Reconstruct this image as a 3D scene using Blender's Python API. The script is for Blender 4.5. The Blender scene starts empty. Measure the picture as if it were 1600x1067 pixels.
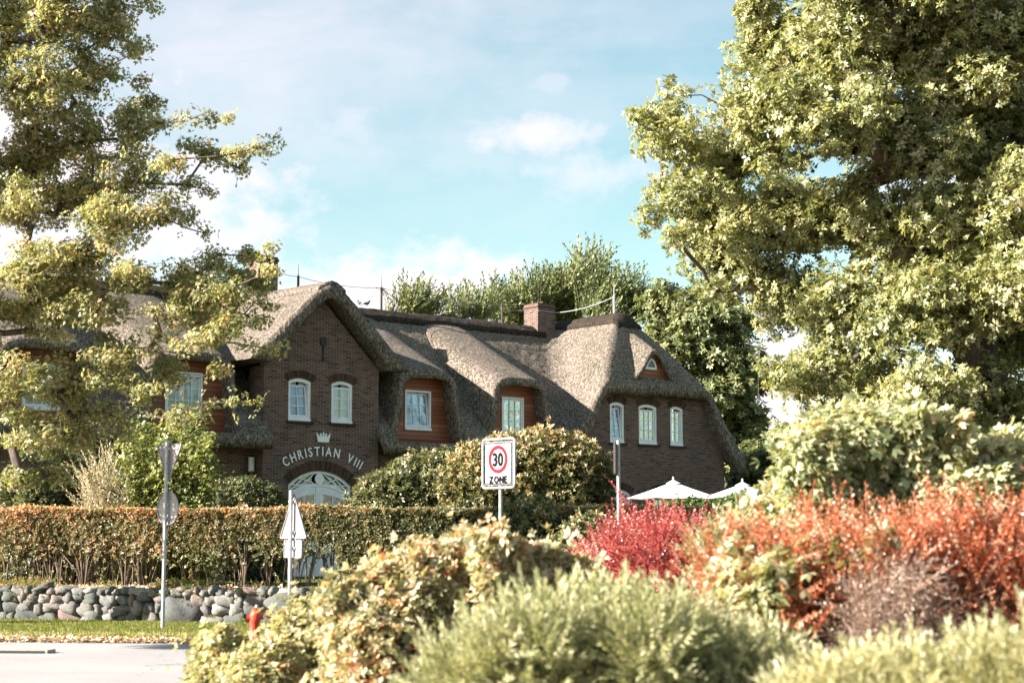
import bpy, bmesh, math
import numpy as np
from mathutils import Vector, Matrix
from mathutils.geometry import tessellate_polygon
rng = np.random.default_rng(7)
R = math.radians
sc = bpy.context.scene
COL = sc.collection

# ------------------------------------------------------------------ camera
F = 2667.0                      # focal length in photo pixels (1600 wide)
PITCH = math.atan(317 / 2667)
CAMZ = 1.6
cd = bpy.data.cameras.new('camera')
cam = bpy.data.objects.new('camera', cd); COL.objects.link(cam)
cam.location = (0, 0, CAMZ); cam.rotation_euler = (R(90) + PITCH, 0, 0)
cd.sensor_width = 36; cd.lens = 36 * F / 1600; cd.clip_start = .5; cd.clip_end = 3000
cd.dof.use_dof = True; cd.dof.focus_distance = 52; cd.dof.aperture_fstop = 2.0
sc.camera = cam

# ------------------------------------------------------------------ light
SUN_EL, SUN_DIR = 26.0, (-.946, -.325)
sd = Vector((SUN_DIR[0] * math.cos(R(SUN_EL)), SUN_DIR[1] * math.cos(R(SUN_EL)), math.sin(R(SUN_EL)))).normalized()
sl = bpy.data.lights.new('sun', 'SUN'); sl.energy = 5.0; sl.angle = R(.5); sl.color = (1, .925, .84)
so = bpy.data.objects.new('sun', sl); COL.objects.link(so)
so.rotation_euler = sd.to_track_quat('Z', 'Y').to_euler()
sc.view_settings.view_transform = 'Standard'; sc.view_settings.look = 'None'
sc.view_settings.exposure = 2.1; sc.view_settings.gamma = 1

class NT:
    """small helper to write node trees tersely"""
    def __init__(s, t): s.t = t; s.n = t.nodes; s.l = t.links
    def new(s, kind, **k):
        n = s.n.new(kind)
        for a, b in k.items(): setattr(n, a, b)
        return n
    def put(s, sock, v):
        if isinstance(v, bpy.types.NodeSocket): s.l.new(v, sock)
        else:
            if hasattr(sock, 'default_value') and not isinstance(v, (int, float)) and len(v) == 3 and len(sock.default_value) == 4: v = (*v, 1)
            sock.default_value = v
    def math(s, op, a, b=0, c=0, clamp=False):
        n = s.new('ShaderNodeMath', operation=op, use_clamp=clamp)
        for i, v in enumerate((a, b, c)):
            s.put(n.inputs[i], v)
        return n.outputs[0]
    def mix(s, f, a, b, blend='MIX'):
        n = s.new('ShaderNodeMix', data_type='RGBA', blend_type=blend)
        s.put(n.inputs[0], f); s.put(n.inputs[6], a); s.put(n.inputs[7], b)
        return n.outputs[2]
    def noise(s, vec, scale, detail=4, rough=.5, dist=0):
        n = s.new('ShaderNodeTexNoise')
        if vec is not None: s.l.new(vec, n.inputs['Vector'])
        n.inputs['Scale'].default_value = scale; n.inputs['Detail'].default_value = detail
        n.inputs['Roughness'].default_value = rough; n.inputs['Distortion'].default_value = dist
        return n.outputs[0]
    def ramp(s, f, stops, interp='LINEAR'):
        n = s.new('ShaderNodeValToRGB'); cr = n.color_ramp; cr.interpolation = interp
        while len(cr.elements) < len(stops): cr.elements.new(.5)
        for e, (p, c) in zip(cr.elements, stops):
            e.position = p; e.color = (*c, 1) if len(c) == 3 else c
        s.l.new(f, n.inputs[0]); return n.outputs[0]
    def mapping(s, vec, scale=(1, 1, 1), rot=(0, 0, 0), loc=(0, 0, 0)):
        n = s.new('ShaderNodeMapping'); s.l.new(vec, n.inputs[0])
        n.inputs['Scale'].default_value = scale; n.inputs['Rotation'].default_value = rot; n.inputs['Location'].default_value = loc
        return n.outputs[0]

# world: Nishita sky with thin cirrus and a few cumulus
w = bpy.data.worlds.new('World'); sc.world = w; w.use_nodes = True
t = NT(w.node_tree); t.n.clear()
sky = t.new('ShaderNodeTexSky', sky_type='NISHITA', sun_disc=False)
sky.sun_elevation = R(SUN_EL); sky.sun_rotation = math.atan2(SUN_DIR[0], SUN_DIR[1])
sky.air_density = 1.0; sky.dust_density = .6; sky.ozone_density = 1.0
tc = t.new('ShaderNodeTexCoord').outputs['Generated']
sp = t.new('ShaderNodeSeparateXYZ'); t.l.new(tc, sp.inputs[0])
ay = t.math('MAXIMUM', t.math('ABSOLUTE', sp.outputs[1]), .05)
ax = t.math('DIVIDE', sp.outputs[0], ay); az = t.math('DIVIDE', sp.outputs[2], ay)
cmb = t.new('ShaderNodeCombineXYZ'); t.l.new(ax, cmb.inputs[0]); t.l.new(az, cmb.inputs[1])
ae = cmb.outputs[0]
wob = t.noise(t.mapping(ae, (1, 1.3, 1)), 22, 7, .62)
wob2 = t.noise(t.mapping(ae, (1, 3.2, 1), (0, 0, R(14))), 5, 8, .6, .6)
def cloud(a, e, ra, re, amp=1.1, lo=.42, hi=.9):
    dx = t.math('DIVIDE', t.math('SUBTRACT', ax, a), ra); dz = t.math('DIVIDE', t.math('SUBTRACT', az, e), re)
    r2 = t.math('SQRT', t.math('ADD', t.math('MULTIPLY', dx, dx), t.math('MULTIPLY', dz, dz)))
    v = t.math('ADD', t.math('SUBTRACT', 1, r2), t.math('MULTIPLY', t.math('SUBTRACT', wob, .5), amp * 2))
    m = t.new('ShaderNodeMapRange', interpolation_type='SMOOTHSTEP'); t.l.new(v, m.inputs[0]); m.inputs[1].default_value = lo - .42; m.inputs[2].default_value = hi
    return m.outputs[0]
def pa(px, py):
    ang = PITCH + math.atan((533.5 - py) / F)
    return (px - 800) / F / math.cos(PITCH), math.tan(ang)
masks = []
for (px, py, rx, ry, k) in [(650, 455, 290, 105, 1.0), (480, 480, 280, 100, 1.0), (848, 208, 150, 55, .65), (940, 268, 170, 60, .45), (545, 190, 120, 60, .4), (720, 250, 200, 50, .25),
                            (290, 330, 260, 170, .75), (60, 300, 330, 330, .9), (280, 150, 90, 60, .3), (1210, 600, 160, 200, .8), (870, 130, 60, 30, .35), (1500, 300, 260, 300, .6)]:
    a, e = pa(px, py)
    masks.append(t.math('MULTIPLY', cloud(a, e, rx / F, ry / F), k))
m = masks[0]
for x in masks[1:]: m = t.math('MAXIMUM', m, x)
# wider veil of thin cloud, densest in the upper left
a0, e0 = pa(380, 60)
veil = cloud(a0, e0, .34, .13, .35, .42, 1.1)
cir = t.ramp(wob2, [(.40, (0, 0, 0)), (.74, (1, 1, 1))])
thin = t.math('ADD', t.math('MULTIPLY', veil, .42), t.math('MULTIPLY', cir, .22), clamp=True)
m = t.math('MAXIMUM', m, thin)
skycol = t.mix(1.0, sky.outputs[0], (.84, .92, .74), 'MULTIPLY')
skyk = t.new('ShaderNodeVectorMath', operation='SCALE'); t.l.new(skycol, skyk.inputs[0]); skyk.inputs['Scale'].default_value = 1.0
cloudcol = (4.7, 4.15, 4.45)
hz = t.ramp(t.math('ABSOLUTE', az), [(0, (1, 1, 1)), (.16, (0, 0, 0))])
m = t.math('MAXIMUM', m, t.math('MULTIPLY', hz, .85))
final = t.mix(m, skyk.outputs[0], cloudcol)
bg = t.new('ShaderNodeBackground'); t.l.new(final, bg.inputs[0]); bg.inputs[1].default_value = .063
out = t.new('ShaderNodeOutputWorld'); t.l.new(bg.outputs[0], out.inputs[0])

# ------------------------------------------------------------------ helpers
def ray(px, py):
    x = (px - 800) / F; y = (533.5 - py) / F
    c, s = math.cos(PITCH), math.sin(PITCH)
    return np.array([x, c - y * s, s + y * c])
def P(px, py, d):
    r = ray(px, py); p = r * d / r[1]; p[2] += CAMZ
    return p
def tag(o, label=None, cat=None, group=None, kind=None):
    if label: o['label'] = label
    if cat: o['category'] = cat
    if group: o['group'] = group
    if kind: o['kind'] = kind
    return o
def empty(name, loc=(0, 0, 0), rz=0):
    o = bpy.data.objects.new(name, None); COL.objects.link(o); o.location = loc; o.rotation_euler = (0, 0, rz)
    return o
def link(name, me, mat=None, parent=None, smooth=False):
    o = bpy.data.objects.new(name, me); COL.objects.link(o)
    if mat is not None: me.materials.append(mat)
    if parent is not None: o.parent = parent
    if smooth: me.polygons.foreach_set('use_smooth', [True] * len(me.polygons))
    return o
def mesh_np(name, V, Fq, attr=None):
    """V (n,3), Fq (m,k) all faces of k corners"""
    V = np.asarray(V, dtype=np.float32); Fq = np.asarray(Fq, dtype=np.int32)
    me = bpy.data.meshes.new(name); k = Fq.shape[1]
    me.vertices.add(len(V)); me.vertices.foreach_set('co', V.ravel())
    me.loops.add(Fq.size); me.loops.foreach_set('vertex_index', Fq.ravel())
    me.polygons.add(len(Fq)); me.polygons.foreach_set('loop_start', np.arange(0, Fq.size, k, dtype=np.int32))
    me.polygons.foreach_set('loop_total', np.full(len(Fq), k, dtype=np.int32))
    me.update(calc_edges=True)
    if attr is not None:
        a = me.attributes.new('rnd', 'FLOAT', 'FACE'); a.data.foreach_set('value', np.asarray(attr, dtype=np.float32))
    return me
class MB:
    """collects vertices and faces of one mesh"""
    def __init__(s): s.v = []; s.f = []; s.a = []
    def add(s, vs, fs, a=0.5):
        b = len(s.v); s.v += [tuple(x) for x in vs]; s.f += [tuple(b + i for i in f) for f in fs]; s.a += [a] * len(fs)
    def box(s, x0, x1, y0, y1, z0, z1, a=.5):
        s.add([(x0, y0, z0), (x1, y0, z0), (x1, y1, z0), (x0, y1, z0), (x0, y0, z1), (x1, y0, z1), (x1, y1, z1), (x0, y1, z1)],
              [(0, 3, 2, 1), (4, 5, 6, 7), (0, 1, 5, 4), (1, 2, 6, 5), (2, 3, 7, 6), (3, 0, 4, 7)], a)
    def tube(s, pts, rad, n=8, a=.5, cap=True):
        pts = [Vector(p) for p in pts]
        if isinstance(rad, (int, float)): rad = [rad] * len(pts)
        rings = []; prev = None
        for i, p in enumerate(pts):
            d = (pts[min(i + 1, len(pts) - 1)] - pts[max(i - 1, 0)]).normalized()
            if prev is None: x = d.orthogonal().normalized()
            else: x = (prev - d * prev.dot(d)).normalized()
            prev = x; y = d.cross(x)
            rings.append([p + (x * math.cos(6.2832 * k / n) + y * math.sin(6.2832 * k / n)) * rad[i] for k in range(n)])
        vs = [q for r in rings for q in r]; fs = []
        for i in range(len(pts) - 1):
            for k in range(n):
                fs.append((i * n + k, i * n + (k + 1) % n, (i + 1) * n + (k + 1) % n, (i + 1) * n + k))
        if cap: fs += [tuple(range(n))[::-1], tuple((len(pts) - 1) * n + k for k in range(n))]
        s.add(vs, fs, a)
    def prism(s, outer, holes, y0, y1, a=.5):
        """2D loops in (x,z) extruded from y0 to y1, with holes"""
        loops = [outer] + list(holes)
        flat = [p for l in loops for p in l]; n = len(flat)
        tris = tessellate_polygon([[Vector((p[0], p[1], 0)) for p in l] for l in loops])
        vs = [(p[0], y0, p[1]) for p in flat] + [(p[0], y1, p[1]) for p in flat]
        fs = []
        for tr in tris:
            a_, b_, c_ = tr
            A, B, C_ = (Vector(flat[i]) for i in tr)
            if (B - A).cross(C_ - A) < 0: a_, c_ = c_, a_
            fs += [(a_, b_, c_), (c_ + n, b_ + n, a_ + n)]
        o = 0
        for li, l in enumerate(loops):
            area = sum(l[i][0] * l[(i + 1) % len(l)][1] - l[(i + 1) % len(l)][0] * l[i][1] for i in range(len(l)))
            for i in range(len(l)):
                p, q = o + i, o + (i + 1) % len(l)
                f = (p, p + n, q + n, q)
                if (area > 0) != (li == 0): f = f[::-1]
                fs.append(f)
            o += len(l)
        s.add(vs, fs, a)
    def build(s, name, mat=None, parent=None, smooth=False, M=None):
        me = bpy.data.meshes.new(name); me.from_pydata(s.v, [], s.f)
        at = me.attributes.new('rnd', 'FLOAT', 'FACE'); at.data.foreach_set('value', s.a)
        if M is not None: me.transform(M)
        return link(name, me, mat, parent, smooth)

def mat(name, col=(.5, .5, .5), rough=.7, metal=0, spec=.5, fn=None, bump=None):
    m = bpy.data.materials.new(name); m.use_nodes = True
    t = NT(m.node_tree); b = t.n['Principled BSDF']
    b.inputs['Base Color'].default_value = (*col, 1); b.inputs['Roughness'].default_value = rough
    b.inputs['Metallic'].default_value = metal; b.inputs['Specular IOR Level'].default_value = spec
    if fn: fn(t, b)
    return m
def add_bump(t, b, h, dist=.01, strength=1):
    n = t.new('ShaderNodeBump'); t.l.new(h, n.inputs['Height']); n.inputs['Distance'].default_value = dist; n.inputs['Strength'].default_value = strength
    t.l.new(n.outputs[0], b.inputs['Normal'])
def objco(t): return t.new('ShaderNodeTexCoord').outputs['Object']
def attr(t, name='rnd'):
    n = t.new('ShaderNodeAttribute'); n.attribute_name = name; return n.outputs['Fac']

def leafmat(name, stops, transl=.35, rough=.42, spec=.45, tcol=(1.2, 1.14, .66), gain=1.3):
    m = bpy.data.materials.new(name); m.use_nodes = True
    t = NT(m.node_tree); b = t.n['Principled BSDF']; o = t.n['Material Output']
    c = t.ramp(attr(t), [(p, tuple(min(.78, x * gain) for x in q)) for p, q in stops])
    t.l.new(c, b.inputs['Base Color']); b.inputs['Roughness'].default_value = rough; b.inputs['Specular IOR Level'].default_value = spec
    tr = t.new('ShaderNodeBsdfTranslucent'); t.l.new(t.mix(1, c, tcol, 'MULTIPLY'), tr.inputs[0])
    mx = t.new('ShaderNodeMixShader'); mx.inputs[0].default_value = transl
    t.l.new(b.outputs[0], mx.inputs[1]); t.l.new(tr.outputs[0], mx.inputs[2]); t.l.new(mx.outputs[0], o.inputs[0])
    return m

# ------------------------------------------------------------------ materials
def _brick(t, b):
    s = t.new('ShaderNodeSeparateXYZ'); t.l.new(objco(t), s.inputs[0])
    c = t.new('ShaderNodeCombineXYZ'); t.l.new(t.math('ADD', s.outputs[0], s.outputs[1]), c.inputs[0]); t.l.new(s.outputs[2], c.inputs[1])
    v = c.outputs[0]
    br = t.new('ShaderNodeTexBrick'); t.l.new(v, br.inputs['Vector'])
    br.inputs['Scale'].default_value = 1; br.inputs['Brick Width'].default_value = .235; br.inputs['Row Height'].default_value = .063
    br.inputs['Mortar Size'].default_value = .009; br.inputs['Mortar Smooth'].default_value = .2; br.inputs['Bias'].default_value = 0
    br.inputs['Color1'].default_value = (0, 0, 0, 1); br.inputs['Color2'].default_value = (1, 1, 1, 1); br.inputs['Mortar'].default_value = (.5, .5, .5, 1)
    sx = t.new('ShaderNodeSeparateColor'); t.l.new(br.outputs['Color'], sx.inputs[0])
    col = t.ramp(sx.outputs[0], [(0, (.03, .022, .021)), (.07, (.034, .025, .023)), (.16, (.095, .055, .042)), (.5, (.128, .07, .05)), (.7, (.15, .082, .058)), (.86, (.175, .105, .08)), (.95, (.21, .09, .062)), (1, (.06, .042, .038))])
    big = t.noise(v, .8, 4)
    streak = t.noise(t.mapping(v, (2.2, .35, 1)), 1.3, 4, .6)
    col = t.mix(1, col, t.ramp(streak, [(.35, (.78, .78, .80)), (.6, (1.12, 1.1, 1.06))]), 'MULTIPLY')
    col = t.mix(t.math('MULTIPLY', big, .5), col, t.mix(1, col, (.80, .80, .85), 'MULTIPLY'))
    col = t.mix(br.outputs['Fac'], col, (.25, .21, .185))
    t.l.new(col, b.inputs['Base Color'])
    h = t.math('ADD', t.math('MULTIPLY', br.outputs['Fac'], -1), t.math('MULTIPLY', t.noise(v, 60, 3), .5))
    add_bump(t, b, h, .012)
M_brick = mat('brick', rough=.9, spec=.2, fn=_brick)
M_archbrick = mat('arch_brick', rough=.9, spec=.2, fn=lambda t, b: t.l.new(t.ramp(attr(t), [(0, (.035, .024, .02)), (.5, (.075, .044, .032)), (1, (.10, .058, .04))]), b.inputs['Base Color']))
def thatch_fn(c0, c1, c2):
    def fn(t, b):
        v = objco(t)
        n1 = t.noise(t.mapping(v, (1, 1, 1)), 11, 7, .8)
        n2 = t.noise(v, .9, 5, .6)
        n3 = t.noise(t.mapping(v, (26, 26, 5)), 1.0, 4, .75)
        f = t.math('ADD', t.math('MULTIPLY', n1, .55), t.math('MULTIPLY', n3, .45))
        col = t.ramp(f, [(.40, c0), (.5, c1), (.60, c2)])
        moss = t.ramp(n2, [(.42, (1.0, .98, .95)), (.7, (.70, .74, .66))])
        t.l.new(t.mix(1, col, moss, 'MULTIPLY'), b.inputs['Base Color'])
        add_bump(t, b, f, .16)
    return fn
M_thatch = mat('thatch', rough=.95, spec=.15, fn=thatch_fn((.04, .033, .028), (.20, .163, .136), (.56, .475, .40)))
M_thatchdk = mat('thatch_ridge_heather', rough=.95, spec=.1, fn=thatch_fn((.02, .016, .014), (.055, .044, .036), (.12, .095, .08)))
def _wood(t, b):
    v = objco(t); s = t.new('ShaderNodeSeparateXYZ'); t.l.new(v, s.inputs[0])
    z = t.math('DIVIDE', s.outputs[2], .15)
    fl = t.math('FLOOR', z); fr = t.math('FRACT', z)
    wn = t.new('ShaderNodeTexWhiteNoise', noise_dimensions='1D'); t.l.new(fl, wn.inputs['W'])
    gr = t.noise(t.mapping(v, (1.5, 1.5, 30)), 2, 5)
    f = t.math('ADD', t.math('MULTIPLY', wn.outputs[0], .55), t.math('MULTIPLY', gr, .45))
    col = t.ramp(f, [(.1, (.17, .055, .025)), (.5, (.27, .095, .045)), (.9, (.40, .16, .08))])
    gap = t.math('LESS_THAN', fr, .09)
    t.l.new(t.mix(gap, col, (.05, .02, .012)), b.inputs['Base Color'])
    add_bump(t, b, t.math('MULTIPLY', gap, -1), .012)
M_wood = mat('cedar_boards', rough=.55, spec=.4, fn=_wood)
def _white(t, b):
    n = t.noise(objco(t), 6, 4)
    t.l.new(t.ramp(n, [(.3, (.70, .71, .73)), (.6, (.80, .81, .83))]), b.inputs['Base Color'])
M_white = mat('white_paint', rough=.4, fn=_white)
M_letter = mat('letter_white', (.82, .80, .80), .5)
M_iron = mat('wrought_iron', (.02, .02, .02), .6, .3)
def _glass(t, b):
    o = t.n['Material Output']
    fr = t.new('ShaderNodeFresnel'); fr.inputs[0].default_value = 1.6
    n = t.noise(objco(t), 1.7, 2); bp = t.new('ShaderNodeBump'); t.l.new(n, bp.inputs['Height']); bp.inputs['Distance'].default_value = .012
    gl = t.new('ShaderNodeBsdfGlossy'); gl.inputs['Roughness'].default_value = .02; gl.inputs[0].default_value = (1, 1, 1, 1); t.l.new(bp.outputs[0], gl.inputs['Normal'])
    tr = t.new('ShaderNodeBsdfTransparent'); tr.inputs[0].default_value = (.90, .94, .96, 1)
    mx = t.new('ShaderNodeMixShader'); t.l.new(t.math('MULTIPLY', fr.outputs[0], .85, clamp=True), mx.inputs[0])
    t.l.new(tr.outputs[0], mx.inputs[1]); t.l.new(gl.outputs[0], mx.inputs[2]); t.l.new(mx.outputs[0], o.inputs[0])
M_glass = mat('window_glass', fn=_glass)
M_curtain = mat('curtain_cloth', (.74, .78, .86), .9)
M_curtainw = mat('curtain_warm', (.62, .42, .36), .9)
M_room = mat('dark_interior', (.03, .03, .035), .9)
def _galv(t, b):
    n = t.noise(objco(t), 14, 5); t.l.new(t.ramp(n, [(.3, (.30, .31, .33)), (.7, (.46, .47, .50))]), b.inputs['Base Color'])
M_galv = mat('galvanised_steel', rough=.5, metal=.35, fn=_galv)
def _signback(t, b):
    n = t.noise(objco(t), 5, 5); t.l.new(t.ramp(n, [(.3, (.27, .245, .255)), (.7, (.36, .325, .34))]), b.inputs['Base Color'])
M_signback = mat('sign_back_grey', rough=.45, metal=.1, fn=_signback)
M_signwhite = mat('sign_white', rough=.35, fn=lambda t, b: t.l.new(t.ramp(t.noise(objco(t), 4, 5), [(.3, (.30, .298, .31)), (.7, (.37, .365, .38))]), b.inputs['Base Color']))
M_signred = mat('sign_red', (.26, .006, .016), .6, spec=.15)
M_signblack = mat('sign_black', (.004, .004, .005), .7, spec=.08)
M_red = mat('hydrant_red', rough=.35, fn=lambda t, b: t.l.new(t.ramp(t.noise(objco(t), 9, 4), [(.3, (.42, .03, .015)), (.7, (.60, .055, .025))]), b.inputs['Base Color']))
M_cloth = mat('parasol_cloth', (.78, .75, .76), .9, fn=lambda t, b: add_bump(t, b, t.noise(objco(t), 5, 3), .02))
def _bark(t, b):
    n = t.noise(t.mapping(objco(t), (4, 4, 1)), 5, 6, .7); t.l.new(t.ramp(n, [(.3, (.055, .042, .035)), (.7, (.17, .135, .115))]), b.inputs['Base Color']); add_bump(t, b, n, .03)
M_bark = mat('bark', rough=.9, spec=.2, fn=_bark)
def _stone(t, b):
    v = objco(t); c = t.ramp(attr(t), [(0, (.08, .086, .088)), (.25, (.12, .12, .115)), (.45, (.18, .165, .15)), (.62, (.20, .135, .125)), (.75, (.11, .12, .115)), (.9, (.25, .235, .215)), (1, (.31, .29, .275))])
    n = t.noise(v, 22, 6, .7); g = t.noise(v, 3, 4)
    c = t.mix(1, c, t.ramp(n, [(.3, (.62, .62, .64)), (.7, (1.3, 1.28, 1.25))]), 'MULTIPLY')
    c = t.mix(t.ramp(g, [(.55, (0, 0, 0)), (.75, (.55, .55, .55))]), c, (.10, .115, .07))
    t.l.new(c, b.inputs['Base Color']); add_bump(t, b, n, .02)
M_stone = mat('field_stone', rough=.85, spec=.3, fn=_stone)
def _asph(t, b):
    v = objco(t); n = t.noise(v, 60, 4, .7); g = t.noise(v, .5, 5, .6)
    c = t.ramp(n, [(.3, (.20, .188, .186)), (.7, (.34, .318, .318))]); c = t.mix(t.ramp(g, [(.4, (0, 0, 0)), (.7, (.5, .5, .5))]), c, (.37, .345, .34))
    vo = t.new('ShaderNodeTexVoronoi', feature='DISTANCE_TO_EDGE'); dv = t.new('ShaderNodeVectorMath', operation='ADD'); t.l.new(v, dv.inputs[0])
    nz = t.new('ShaderNodeTexNoise'); nz.inputs['Scale'].default_value = 1.2; t.l.new(v, nz.inputs['Vector']); t.l.new(nz.outputs[1], dv.inputs[1]); t.l.new(dv.outputs[0], vo.inputs['Vector']); vo.inputs['Scale'].default_value = .22
    crack = t.math('MULTIPLY', t.math('MULTIPLY', t.math('LESS_THAN', vo.outputs[0], .002), .5), t.ramp(t.noise(v, .35, 2), [(.45, (0, 0, 0)), (.55, (1, 1, 1))]))
    c = t.mix(crack, c, (.07, .065, .06))
    c = t.mix(t.ramp(t.noise(t.mapping(v, (.3, 2.5, 1)), .8, 5, .7), [(.52, (0, 0, 0)), (.8, (.5, .5, .5))]), c, (.20, .188, .18))
    t.l.new(c, b.inputs['Base Color']); add_bump(t, b, n, .006)
M_asph = mat('weathered_pale_asphalt', rough=.9, fn=_asph)
def _kerb(t, b):
    v = objco(t); n = t.noise(v, 30, 5, .7)
    t.l.new(t.ramp(n, [(.3, (.26, .24, .22)), (.7, (.40, .37, .34))]), b.inputs['Base Color']); add_bump(t, b, n, .008)
M_kerb = mat('pale_edging_stone', rough=.9, fn=_kerb)
def _soil(t, b):
    v = objco(t); n = t.noise(v, 18, 6, .7)
    t.l.new(t.ramp(n, [(.3, (.055, .04, .028)), (.6, (.15, .105, .075)), (.8, (.27, .2, .15))]), b.inputs['Base Color']); add_bump(t, b, n, .05)
M_soil = mat('garden_soil', rough=1, spec=.1, fn=_soil)
def _lawn(t, b):
    v = objco(t); n = t.noise(v, 25, 6, .7); g = t.noise(v, .6, 4)
    c = t.ramp(n, [(.3, (.035, .05, .012)), (.7, (.10, .12, .03))]); c = t.mix(t.ramp(g, [(.4, (0, 0, 0)), (.7, (.6, .6, .6))]), c, (.16, .14, .06))
    t.l.new(c, b.inputs['Base Color']); add_bump(t, b, n, .04)
M_lawn = mat('lawn', rough=1, spec=.1, fn=_lawn)
M_tile = mat('grey_roof_tile', rough=.8, fn=lambda t, b: t.l.new(t.ramp(t.noise(t.mapping(objco(t), (4, 4, 12)), 3, 3), [(.3, (.10, .09, .09)), (.7, (.22, .20, .19))]), b.inputs['Base Color']))
M_fence = mat('dark_slat_fence', (.05, .05, .055), .6)
M_dark = mat('dark_pigeon_grey', (.05, .045, .05), .7)

# ------------------------------------------------------------------ setting: ground, road, verge
def sheet(name, pts, z, m, nx=1):
    me = bpy.data.meshes.new(name); me.from_pydata([(x, y, z) for x, y in pts], [], [tuple(range(len(pts)))])
    o = link(name, me, m); tag(o, kind='structure'); return o
WL0, WL1 = np.array([-24.0, 39.9]), np.array([9.0, 28.3])     # line of the stone wall
def wally(x): return WL0[1] + (WL1[1] - WL0[1]) * (x - WL0[0]) / (WL1[0] - WL0[0])
sheet('ground', [(-900, -300), (900, -300), (900, 1500), (-900, 1500)], 0, M_soil)
sheet('road', [(-80, -60), (-1.2, -60), (-1.2, 8), (-3.2, 16), (-3.75, 21), (-4.35, 26), (-4.6, 27.6), (-5.6, 28.25), (-9, 28.7), (-14, 29.4), (-80, 42)], .004, M_asph)
b = MB()
edge = [(-40, 34.2), (-14, 29.42), (-9, 28.72), (-5.6, 28.27), (-4.62, 27.62), (-4.37, 26), (-3.77, 21), (-3.22, 16), (-1.22, 8), (-1.22, 2)]
prev = None
for i in range(len(edge) - 1):
    A, B = np.array(edge[i]), np.array(edge[i + 1]); L = np.linalg.norm(B - A); n = max(1, int(L / .9)); d = (B - A) / L; nr = np.array([-d[1], d[0]])
    if nr @ np.array([1, 1]) < 0: nr = -nr
    for k in range(n):
        p, q = A + (B - A) * (k / n) + d * .012, A + (B - A) * ((k + 1) / n) - d * .012
        vs = [(*p, 0), (*q, 0), (*(q + nr * .14), 0), (*(p + nr * .14), 0)]
        vs += [(v[0], v[1], .03 + .006 * rng.random()) for v in vs]
        b.add(vs, [(0, 3, 2, 1), (4, 5, 6, 7), (0, 1, 5, 4), (1, 2, 6, 5), (2, 3, 7, 6), (3, 0, 4, 7)])
tag(b.build('kerb', M_kerb), kind='structure')
sheet('grass_verge', [(-40, 34.5), (-14, 29.6), (-9, 28.9), (-5.5, 28.45), (-4.4, 27.8), (2, 27), (2, 31.0), (-24, 40.2), (-40, 45)], .05, M_lawn)
gx = MB()
sheet('garden_lawn', [(-60, wally(-60) + .35), (12, wally(12) + .35), (60, 30), (300, 30), (300, 900), (-300, 900), (-300, 60)], .60, M_lawn)

# ------------------------------------------------------------------ foliage machinery
def kite(base, d, L, W, nrm, fold=.12):
    base, d, nrm = np.array(base, float), np.array(d, float), np.array(nrm, float)
    d /= np.linalg.norm(d); s = np.cross(d, nrm); s /= (np.linalg.norm(s) + 1e-9); n = np.cross(s, d)
    return [base, base + d * L * .5 + s * W / 2 + n * L * fold, base + d * L - n * L * fold * .8, base + d * L * .5 - s * W / 2 + n * L * fold]
def rosette(n, L, W, up=.5, r=None, stalk=.15):
    """leaves radiating from a twig tip"""
    r = r or np.random.default_rng(1); T = []
    for k in range(n):
        a = 6.2832 * k / n * 1.0 + r.uniform(-.3, .3); e = up + r.uniform(-.45, .45)
        d = np.array([math.cos(a) * math.cos(e), math.sin(a) * math.cos(e), math.sin(e)])
        l = L * r.uniform(.75, 1.15)
        T.append(kite(d * L * stalk, d, l, W * r.uniform(.85, 1.15), (0, 0, 1) if abs(d[2]) < .8 else (math.cos(a), math.sin(a), 0)))
    return np.array(T)
def maple(n, L, r=None):
    """lobed leaves on stalks, each leaf a fan of three kites"""
    r = r or np.random.default_rng(2); T = []
    for k in range(n):
        a = 6.2832 * k / n + r.uniform(-.4, .4); e = r.uniform(-.5, .35)
        d = np.array([math.cos(a) * math.cos(e), math.sin(a) * math.cos(e), math.sin(e)])
        base = d * L * r.uniform(.3, .9); s = np.cross(d, (0, 0, 1)); s /= np.linalg.norm(s)
        nr = np.cross(s, d) + r.normal(0, .3, 3)
        for q in (-.85, 0, .85):
            dd = d * math.cos(q) + s * math.sin(q); T.append(kite(base, dd, L * (1 if q == 0 else .8), L * .42, nr, .06))
    return np.array(T)
def spray(n, L, l, W, spread=.7, r=None, droop=0):
    """leafy shoot along +z"""
    r = r or np.random.default_rng(3); T = []
    for k in range(n):
        f = (k + .5) / n; a = k * 2.4 + r.uniform(-.4, .4); e = math.pi / 2 - spread * (1.1 - .5 * f) + r.uniform(-.2, .2)
        d = np.array([math.cos(a) * math.cos(e), math.sin(a) * math.cos(e), math.sin(e)])
        base = np.array([0, 0, L * f]) + np.array([droop * f * f * L, 0, 0])
        T.append(kite(base, d, l * (1.1 - .4 * f) * r.uniform(.8, 1.2), W * r.uniform(.8, 1.2), (math.sin(a), -math.cos(a), .8)))
    T.append(kite((0, 0, 0), (droop, 0, 1), L, W * .35, (0, 1, 0), 0))
    return np.array(T)
LIGHTWARD = np.array(sd)
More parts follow.
